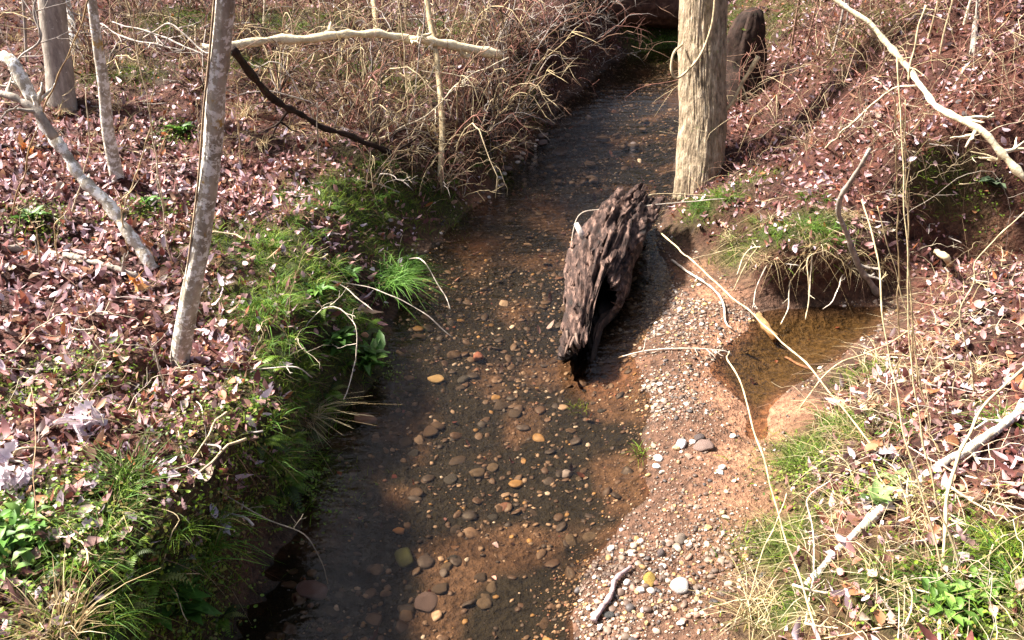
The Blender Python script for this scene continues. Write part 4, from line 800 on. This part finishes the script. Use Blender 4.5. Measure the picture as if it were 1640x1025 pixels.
plant(rosette_mesh(80, .075, BRIGHT, [.3, .3, .2, .2], .8, .09, 1.8), 'leafy_plant', 25, 880, 'bright green broad leaved plant below the big pale leaf cluster', 'plant')
plant(rosette_mesh(34, .18, BRIGHT, [.35, .1, .55, .0], .5, .08, 1.5), 'leafy_plant', 275, 985, 'dark green broad leaved plant at the near left bank lip', 'plant')
plant(tuft_mesh(140, .30, .006, STRAW, [.4, .4, .1, .1], .3, .5, .06), 'grass_tuft', 95, 1010, 'tan dead grass clump among herbs on the near left bank', 'grass tuft')
plant(tuft_mesh(120, .26, .005, STRAW, [.5, .2, .3, .0], .55, 1.6, .05), 'grass_tuft', 497, 672, 'bleached straw tuft drooping over the left bank lip', 'grass tuft', tilt=(0, .6))
plant(tuft_mesh(60, .12, .005, GREEN, [.4, .4, .1, .1, 0], .5, .7, .04), 'grass_tuft', 1030, 728, 'small green tuft growing on the gravel bar edge', 'grass tuft')
plant(tuft_mesh(60, .06, .006, GREEN, [.4, .2, .3, .1, 0], .6, .7, .06), 'moss_clump', 925, 665, 'low mossy clump on sand in the shallow creek', 'moss', off=.06)
plant(tuft_mesh(200, .20, .006, [(.08, .15, .02), (.12, .19, .03), (.20, .22, .06)], [.5, .3, .2], .6, .7, .12), 'grass_tuft', 1290, 745, 'green grass clump on the bank below the side pool', 'grass tuft')
plant(tuft_mesh(160, .18, .006, [(.08, .15, .02), (.12, .19, .03), (.30, .28, .10)], [.5, .3, .2], .6, .7, .10), 'grass_tuft', 1345, 685, 'yellowish green grass clump above the green bank clump', 'grass tuft')
plant(tuft_mesh(170, .22, .006, [(.10, .15, .03), (.16, .18, .05), (.40, .34, .16)], [.45, .3, .25], .6, .7, .12), 'grass_tuft', 1255, 880, 'mixed green and straw clump beside the gravel bar', 'grass tuft')
plant(tuft_mesh(190, .26, .006, STRAW + [(.14, .18, .05)], [.35, .25, .2, .05, .15], .6, 1.0, .10), 'grass_tuft', 1225, 985, 'straw grass clump spilling onto the gravel bar', 'grass tuft')
plant(rosette_mesh(10, .11, [(.13, .21, .07), (.18, .26, .09)], [.5, .5], .9, .03, 2.0), 'leafy_plant', 1400, 810, 'pale green broad leaves left of the lichen spotted branch', 'plant')
plant(rosette_mesh(8, .09, [(.13, .21, .07), (.18, .26, .09)], [.5, .5], .9, .03, 2.0), 'leafy_plant', 1435, 775, 'upright pale green leaf pair above the lichen spotted branch', 'plant')
plant(rosette_mesh(90, .075, [(.13, .25, .04), (.18, .31, .06), (.08, .16, .03)], [.5, .3, .2], .8, .06, 2.2), 'leafy_plant', 1520, 975, 'vivid green leafy plant at the bottom of the right bank', 'plant')
plant(rosette_mesh(50, .065, [(.13, .25, .04), (.18, .31, .06)], [.5, .5], .6, .03, 2.0), 'leafy_plant', 1600, 945, 'smaller vivid green leaves beside the vivid leafy plant', 'plant')
plant(tuft_mesh(160, .16, .006, [(.22, .26, .04), (.30, .32, .06)], [.5, .5], .7, .7, .12), 'grass_tuft', 1628, 880, 'yellow green mossy clump on the right bank slope', 'grass tuft')
plant(tuft_mesh(170, .16, .006, BRIGHT, [.3, .4, .1, .2], .7, .7, .14), 'grass_tuft', 1128, 330, 'bright green grass patch at the thick trunk foot', 'grass tuft')
plant(tuft_mesh(130, .12, .006, BRIGHT, [.3, .4, .1, .2], .7, .7, .12), 'grass_tuft', 1312, 360, 'bright green grass patch on the leafy mound', 'grass tuft')
plant(tuft_mesh(140, .14, .005, STRAW + [(.2, .25, .06)], [.3, .2, .2, .0, .3], .8, .9, .12), 'grass_tuft', 1180, 380, 'pale straw tuft by the red clay of the mound', 'grass tuft')
plant(tuft_mesh(190, .22, .01, BRIGHT, [.3, .4, .1, .2], .6, .7, .35), 'grass_tuft', 1060, 62, 'bright green grass on the far bank under the fallen trunk', 'grass tuft')
plant(rosette_mesh(24, .12, BRIGHT, [.4, .2, .4, .0], .6, .05, 1.5), 'leafy_plant', 240, 335, 'green leafy plant at the slim grey trunk foot', 'plant')
plant(rosette_mesh(20, .12, BRIGHT, [.3, .4, .2, .1], .6, .03, 1.8), 'leafy_plant', 290, 212, 'little bright green plant between trunks on the left bank', 'plant')
plant(rosette_mesh(22, .11, BRIGHT, [.4, .3, .2, .1], .6, .03, 1.7), 'leafy_plant', 55, 352, 'green seedling patch left of the leaning dead trunk', 'plant')
plant(rosette_mesh(14, .14, [(.07, .11, .06), (.10, .14, .08)], [.5, .5], .5, .06, 2.0), 'leafy_plant', 1590, 300, 'grey green leaves in shade on the right hillside', 'plant')
plant(rosette_mesh(16, .12, BRIGHT, [.3, .4, .2, .1], .6, .05, 1.8), 'leafy_plant', 1212, 75, 'green leaves beside the dark mossy stump', 'plant')
TG = [tuft_mesh(90, L_, .006, GREEN[:2] + BRIGHT[:2] + [(.3, .27, .1)], [.25, .25, .25, .15, .1], .6, .9, .07) for L_ in (.14, .18, .22)]
for lab, nn_, x0, x1, y0, y1 in (('green grass tuft', 26, 400, 620, 290, 520), ('hanging green grass tuft', 24, 380, 560, 480, 760), ('fresh green grass tuft', 24, 15, 340, 800, 1015), ('low green grass tuft', 10, 600, 800, 240, 330), ('lush green grass tuft', 9, 1240, 1640, 640, 1015), ('short green grass tuft', 10, 1090, 1340, 300, 400)):
    put(TG, 'green_tuft', scatter_px(nn_, x0, x1, y0, y1), lab, 'grass tuft', '', (.5, 1.0))
def cane_mesh(col, L, h):
    mb = MB(); arch_cane(mb, np.array([0, 0, -.02]), 0, L, h, U(.0014, .0026), np.array(TW[col]) * U(.6, 1.0), 18, 4); return mb.build('weed_stalk', MAT['twig'])
CN = [cane_mesh(c, U(.3, .7), U(.12, .45)) for c in ('straw', 'pale', 'tan', 'white', 'tan', 'pale', 'brown', 'straw')]
put(CN, 'weed_stalk', scatter_px(34, 1260, 1640, 380, 1015), 'thin arched dry stalk', 'stalk', '', (.6, 1.2))
put(CN, 'weed_stalk', scatter_px(40, 1180, 1640, 60, 380), 'slender arched dry stalk', 'stalk', '', (.7, 1.4))
put(CN, 'weed_stalk', scatter_px(40, 15, 480, 130, 760), 'fine arched dry stalk', 'stalk', '', (.6, 1.2))
def fern_mesh(nf, L):
    mb = MB()
    for k in range(nf):
        a0 = k * 6.283 / nf + U(-.3, .3); out = np.array([math.cos(a0), math.sin(a0), 0]); t = np.linspace(0, 1, 14); Lf = L * U(.75, 1.1)
        P = out * (Lf * t * .9)[:, None]; P[:, 2] = Lf * (.75 * t - .75 * t * t * U(.8, 1.3)) - .01; c = np.array(random.choice(GREEN[:4])) * U(.8, 1.2)
        mb.add(*tube(P, np.linspace(.002, .0008, 14), 4), col=c * .8); sd_ = np.array([-out[1], out[0], 0])
        for i in range(2, 14):
            w_ = Lf * .20 * (1 - abs(t[i] - .35) * 1.15)
            for sg in (-1, 1):
                b0 = P[i]; tip = b0 + sd_ * sg * w_ + out * w_ * .35 + [0, 0, -w_ * .15]; fw = unit(P[i] - P[i - 1]) * w_ * .22
                mb.add([b0 - fw, b0 * .5 + tip * .5 - fw + [0, 0, .004], tip, b0 * .5 + tip * .5 + fw, b0 + fw], None, [(0, 1, 2), (0, 2, 3), (0, 3, 4)], c)
    return mb.build('fern', MAT['green_leaf'])
FE = [fern_mesh(7, .16), fern_mesh(8, .2), fern_mesh(6, .13)]
put(FE, 'fern', scatter_low(16, 400, 560, 560, 820), 'green fern', 'fern', '', (.7, 1.1))
put(FE, 'fern', scatter_low(10, 60, 360, 820, 1010), 'leafy green fern', 'fern', '', (.6, 1.0))
put(FE, 'fern', scatter_low(10, 440, 640, 400, 600), 'small green fern', 'fern', '', (.5, .9))
TU = [tuft_mesh(46, .24, .005, STRAW, [.4, .3, .2, .1], .6, .9, .05) for _ in range(3)]
put(TU, 'dry_tuft', scatter_px(16, 1270, 1640, 560, 1010), 'dry straw tuft', 'grass tuft', 'dry tufts on the right bank', (.6, 1.1))
put(TU, 'dry_tuft', scatter_px(26, 380, 800, 60, 250), 'dry straw tuft', 'grass tuft', 'dry tufts in the brush', (.8, 1.5))
TD = [tuft_mesh(30, .28, .004, STRAW + [(.16, .10, .06)], [.25, .3, .1, .15, .2], .6, 1.9, .08) for _ in range(3)]
put(TD, 'dry_tuft', scatter_px(11, 1190, 1420, 395, 455), 'drooping straw tuft', 'grass tuft', '', (.6, 1.0))
put(TU, 'dry_tuft', scatter_px(14, 1190, 1420, 330, 430), 'dry straw tuft', 'grass tuft', 'dry tufts on the mound', (.5, .9))
put(TU, 'dry_tuft', scatter_px(16, 20, 380, 60, 300), 'dry straw tuft', 'grass tuft', 'dry tufts around the left trees', (.6, 1.1))
# short sticks lying on the litter
def stick_mesh():
    mb = MB(); L = U(.12, .34); P = wob(np.stack([np.linspace(-L / 2, L / 2, 10), np.zeros(10), np.full(10, .012)], 1), .02, 9); c = TW[random.choice(['pale', 'tan', 'grey', 'white', 'brown'])]
    mb.add(*tube(P, np.linspace(.005, .0025, 10), 5), col=c); branchlets(mb, P, 2, L * .3, .002, c, .3, .9, 0); return mb.build('twig', MAT['twig'])
SK = [stick_mesh() for _ in range(8)]
put(SK, 'twig', scatter_px(60, 1230, 1640, 200, 1010), 'short dry twig', 'twig', 'twigs on the right bank')
put(SK, 'twig', scatter_px(50, 20, 560, 130, 900), 'short dry twig', 'twig', 'twigs on the left bank')

# ------------------------------------------------------------------ single stones and leaves
def stone_mesh(col, flat=.6):
    V, F = I2; q = rng.normal(size=3) * 5; V = V * (1 + .22 * fbm(V * 1.4 + q, 3, 2)[:, None] + .06 * fbm(V * 4 + q, 2, 3)[:, None]); 
    for _ in range(9):
        d = unit(rng.normal(size=3)); h_ = U(.62, .9); q = V @ d; V = V - np.clip(q - h_, 0, None)[:, None] * d * .92
    V = V * [1, U(.6, .95), flat]; return mesh('pebble', V, [F], MAT['stone'], np.tile(col, (len(V), 1)))
def stone(px, py, wpx, col, label, group=None, flat=.6, name='pebble', up=.25):
    p = hit(px, py); o = link(name, stone_mesh(col, flat)); s = rpx(p, wpx); o.location = p + np.array([0, 0, s * flat * up]); o.scale = (s, s, s); o.rotation_euler = (U(-.2, .2), U(-.2, .2), U(0, 6.28)); return tag(o, label, 'stone', group)
stone(1091, 712, 24, (.80, .76, .74), 'biggest white quartz pebble on the gravel bar')
stone(1055, 735, 18, (.74, .69, .64), 'pale pebble beside the small green tuft on the gravel bar')
stone(1052, 748, 15, (.70, .64, .60), 'smaller pale pebble below the pebble by the green tuft')
stone(1120, 702, 24, (.07, .05, .045), 'black flat stone next to the biggest white pebble', None, .4)
stone(1126, 716, 34, (.17, .11, .09), 'dark brown flat stone below the black flat stone', None, .35)
stone(1040, 930, 34, (.34, .22, .045), 'mustard yellow stone on the gravel bar', None, .6)
stone(1090, 940, 36, (.50, .46, .42), 'broken grey and white stone right of the yellow stone', None, .6)
stone(1058, 888, 22, (.10, .075, .07), 'dark grey stone above the yellow stone')
stone(908, 760, 22, (.34, .31, .32), 'grey wet stone in the shallows')
stone(585, 680, 38, (.34, .22, .19), 'pink flat stone resting at the dark left waterline', None, .35, up=1.6)
stone(500, 948, 56, (.20, .13, .15), 'mauve stone under the near left bank', None, .4, 'boulder')
stone(648, 895, 44, (.07, .085, .03), 'mossy green sunken cobble in the near creek', None, .5, 'boulder')
stone(682, 965, 52, (.11, .08, .082), 'large mauve flat stone sunken in the near water', None, .22, 'boulder', .2)
stone(640, 855, 20, (.55, .30, .14), 'orange pebble in shaded near water', up=1.2)
stone(1090, 865, 26, (.16, .12, .09), 'brown stone in the middle of the gravel bar')
stone(765, 577, 22, (.36, .15, .11), 'reddish pebble on the creek bed', up=1)
stone(700, 608, 30, (.44, .32, .16), 'ochre flat stone on the creek bed', None, .35)
cols = [(.72, .67, .62), (.62, .52, .40), (.55, .38, .20), (.45, .27, .20), (.50, .33, .15)]
for k in range(64):
    for _ in range(20):
        px, py = U(880, 1180), U(690, 1015); p = hit(px, py)
        if p[2] > .012: break
    stone(px, py, U(7, 15), cols[k % 5], ('white', 'buff', 'ochre', 'reddish', 'amber')[k % 5] + ' pebble lying loose on the gravel bar', ('white', 'buff', 'ochre', 'reddish', 'amber')[k % 5] + ' pebbles on the gravel bar', U(.4, .7), up=.5)
for k in range(40):
    px, py = U(640, 1000), U(520, 1000); stone(px, py, U(12, 34), [(.055, .04, .03), (.10, .075, .052), (.04, .039, .037), (.085, .056, .038)][k % 4], ('dark brown', 'tan', 'slate grey', 'rusty')[k % 4] + ' cobble lying on the creek bed', ('dark brown', 'tan', 'slate grey', 'rusty')[k % 4] + ' creek bed cobbles', U(.28, .42), 'cobble', .1)
for k in range(34):
    t = U(0, 1); px, py = 860 + U(-60, 190) * (1 - .2 * t), U(195, 300); p = hit(px, py)
    if p[2] < .03: stone(px, py, U(10, 26), [(.10, .07, .06), (.16, .12, .10)][k % 2], 'dark stone breaking the riffle upstream of the rotten log', 'riffle stones', U(.35, .5), 'cobble', 1.6)
for k in range(26):
    px, py = U(790, 860), U(225, 300); stone(px, py, U(6, 11), [(.60, .55, .50), (.36, .28, .22)][k % 2], ('white', 'buff')[k % 2] + ' pebble on the narrow shore below the left bank', ('white', 'buff')[k % 2] + ' shore pebbles', .6)

def leaf_mesh(tm, col, curl, bend, sub=True):
    V, Q, T = tm; V = (V - [0, .5, 0]).copy(); V[:, 2] += curl * V[:, 0]**2 * 4 + bend * V[:, 1]**2 * 2; return mesh('fallen_leaf', V, [Q, T], MAT['leaf_litter'], np.tile(col, (len(V), 1)))
LM = [(leaf_mesh(tm, c, U(-.3, .8), U(-.3, .8)), nm) for tm in (OVAL, OAK) for c, nm in (((.42, .33, .36), 'lilac grey'), ((.38, .23, .20), 'pinkish'), ((.34, .15, .07), 'rust'), ((.20, .095, .07), 'dark brown'), ((.44, .34, .26), 'bleached'))]
def put_leaf(px, py, k, side, s=None):
    p = hit(px, py); me, nm = LM[k % 10]; o = link('fallen_leaf', me); o.location = p + np.array([0, 0, .03]); q = s or U(.045, .075); o.scale = (q, q, q); o.rotation_euler = (U(-.6, .6), U(-.6, .6), U(0, 6.28))
    lb = f'large {nm} {"lobed" if k % 10 > 4 else "oval"} leaf ' + landmark(p); return tag(o, lb, 'leaf', lb.replace(' leaf ', ' leaves ', 1))
for k in range(110):
    for _ in range(30):
        px, py = U(15, 430), U(300, 980); p = hit(px, py)
        if p[2] > .45: break
    put_leaf(px, py, k, 'left bank')
for k in range(120):
    for _ in range(30):
        px, py = U(1180, 1640), U(180, 1010); p = hit(px, py)
        if p[2] > .2: break
    put_leaf(px, py, k, 'right bank')
def leaf_cluster(px, py, r, n, cols, label, up=.05):
    p0 = hit(px, py); mb = MB(); p = rng.normal(size=(n, 3)) * [r * .4, r * .4, r * .45] + [0, 0, r * .5]; nn = unit(rng.normal(size=(n, 3)) + [0, -.4, .8]); place(OAK[0] - [0, .5, 0], OAK[1], OAK[2], p, bases(nn), U(.05, .09, n), palette(cols, [1] * len(cols), n, .1), U(-.5, .9, n), U(-.5, .9, n), mb)
    o = link('leaf_cluster', mb.build('leaf_cluster', MAT['leaf_litter'])); o.location = p0; tag(o, label, 'leaves')
LIL = [(.66, .56, .62), (.72, .64, .68), (.52, .42, .46)]
leaf_cluster(28, 790, .11, 40, LIL, 'big cluster of pale lilac dead leaves above bright green plant')
leaf_cluster(132, 690, .07, 22, LIL, 'smaller pale lilac leaf cluster above the dark grass tuft')
leaf_cluster(345, 840, .03, 4, LIL, 'single crumpled pale leaf hung on the trailing vine')
leaf_cluster(216, 468, .05, 8, [(.46, .20, .05), (.55, .30, .12)], 'orange curled leaves near the young tree foot')
leaf_cluster(38, 245, .05, 7, [(.60, .22, .05), (.7, .35, .15)], 'vivid orange leaf pair under the leaning dead trunk')
leaf_cluster(575, 505, .04, 5, [(.5, .36, .28), (.42, .3, .2)], 'crumpled tan leaf hanging at the drooping stem tip')
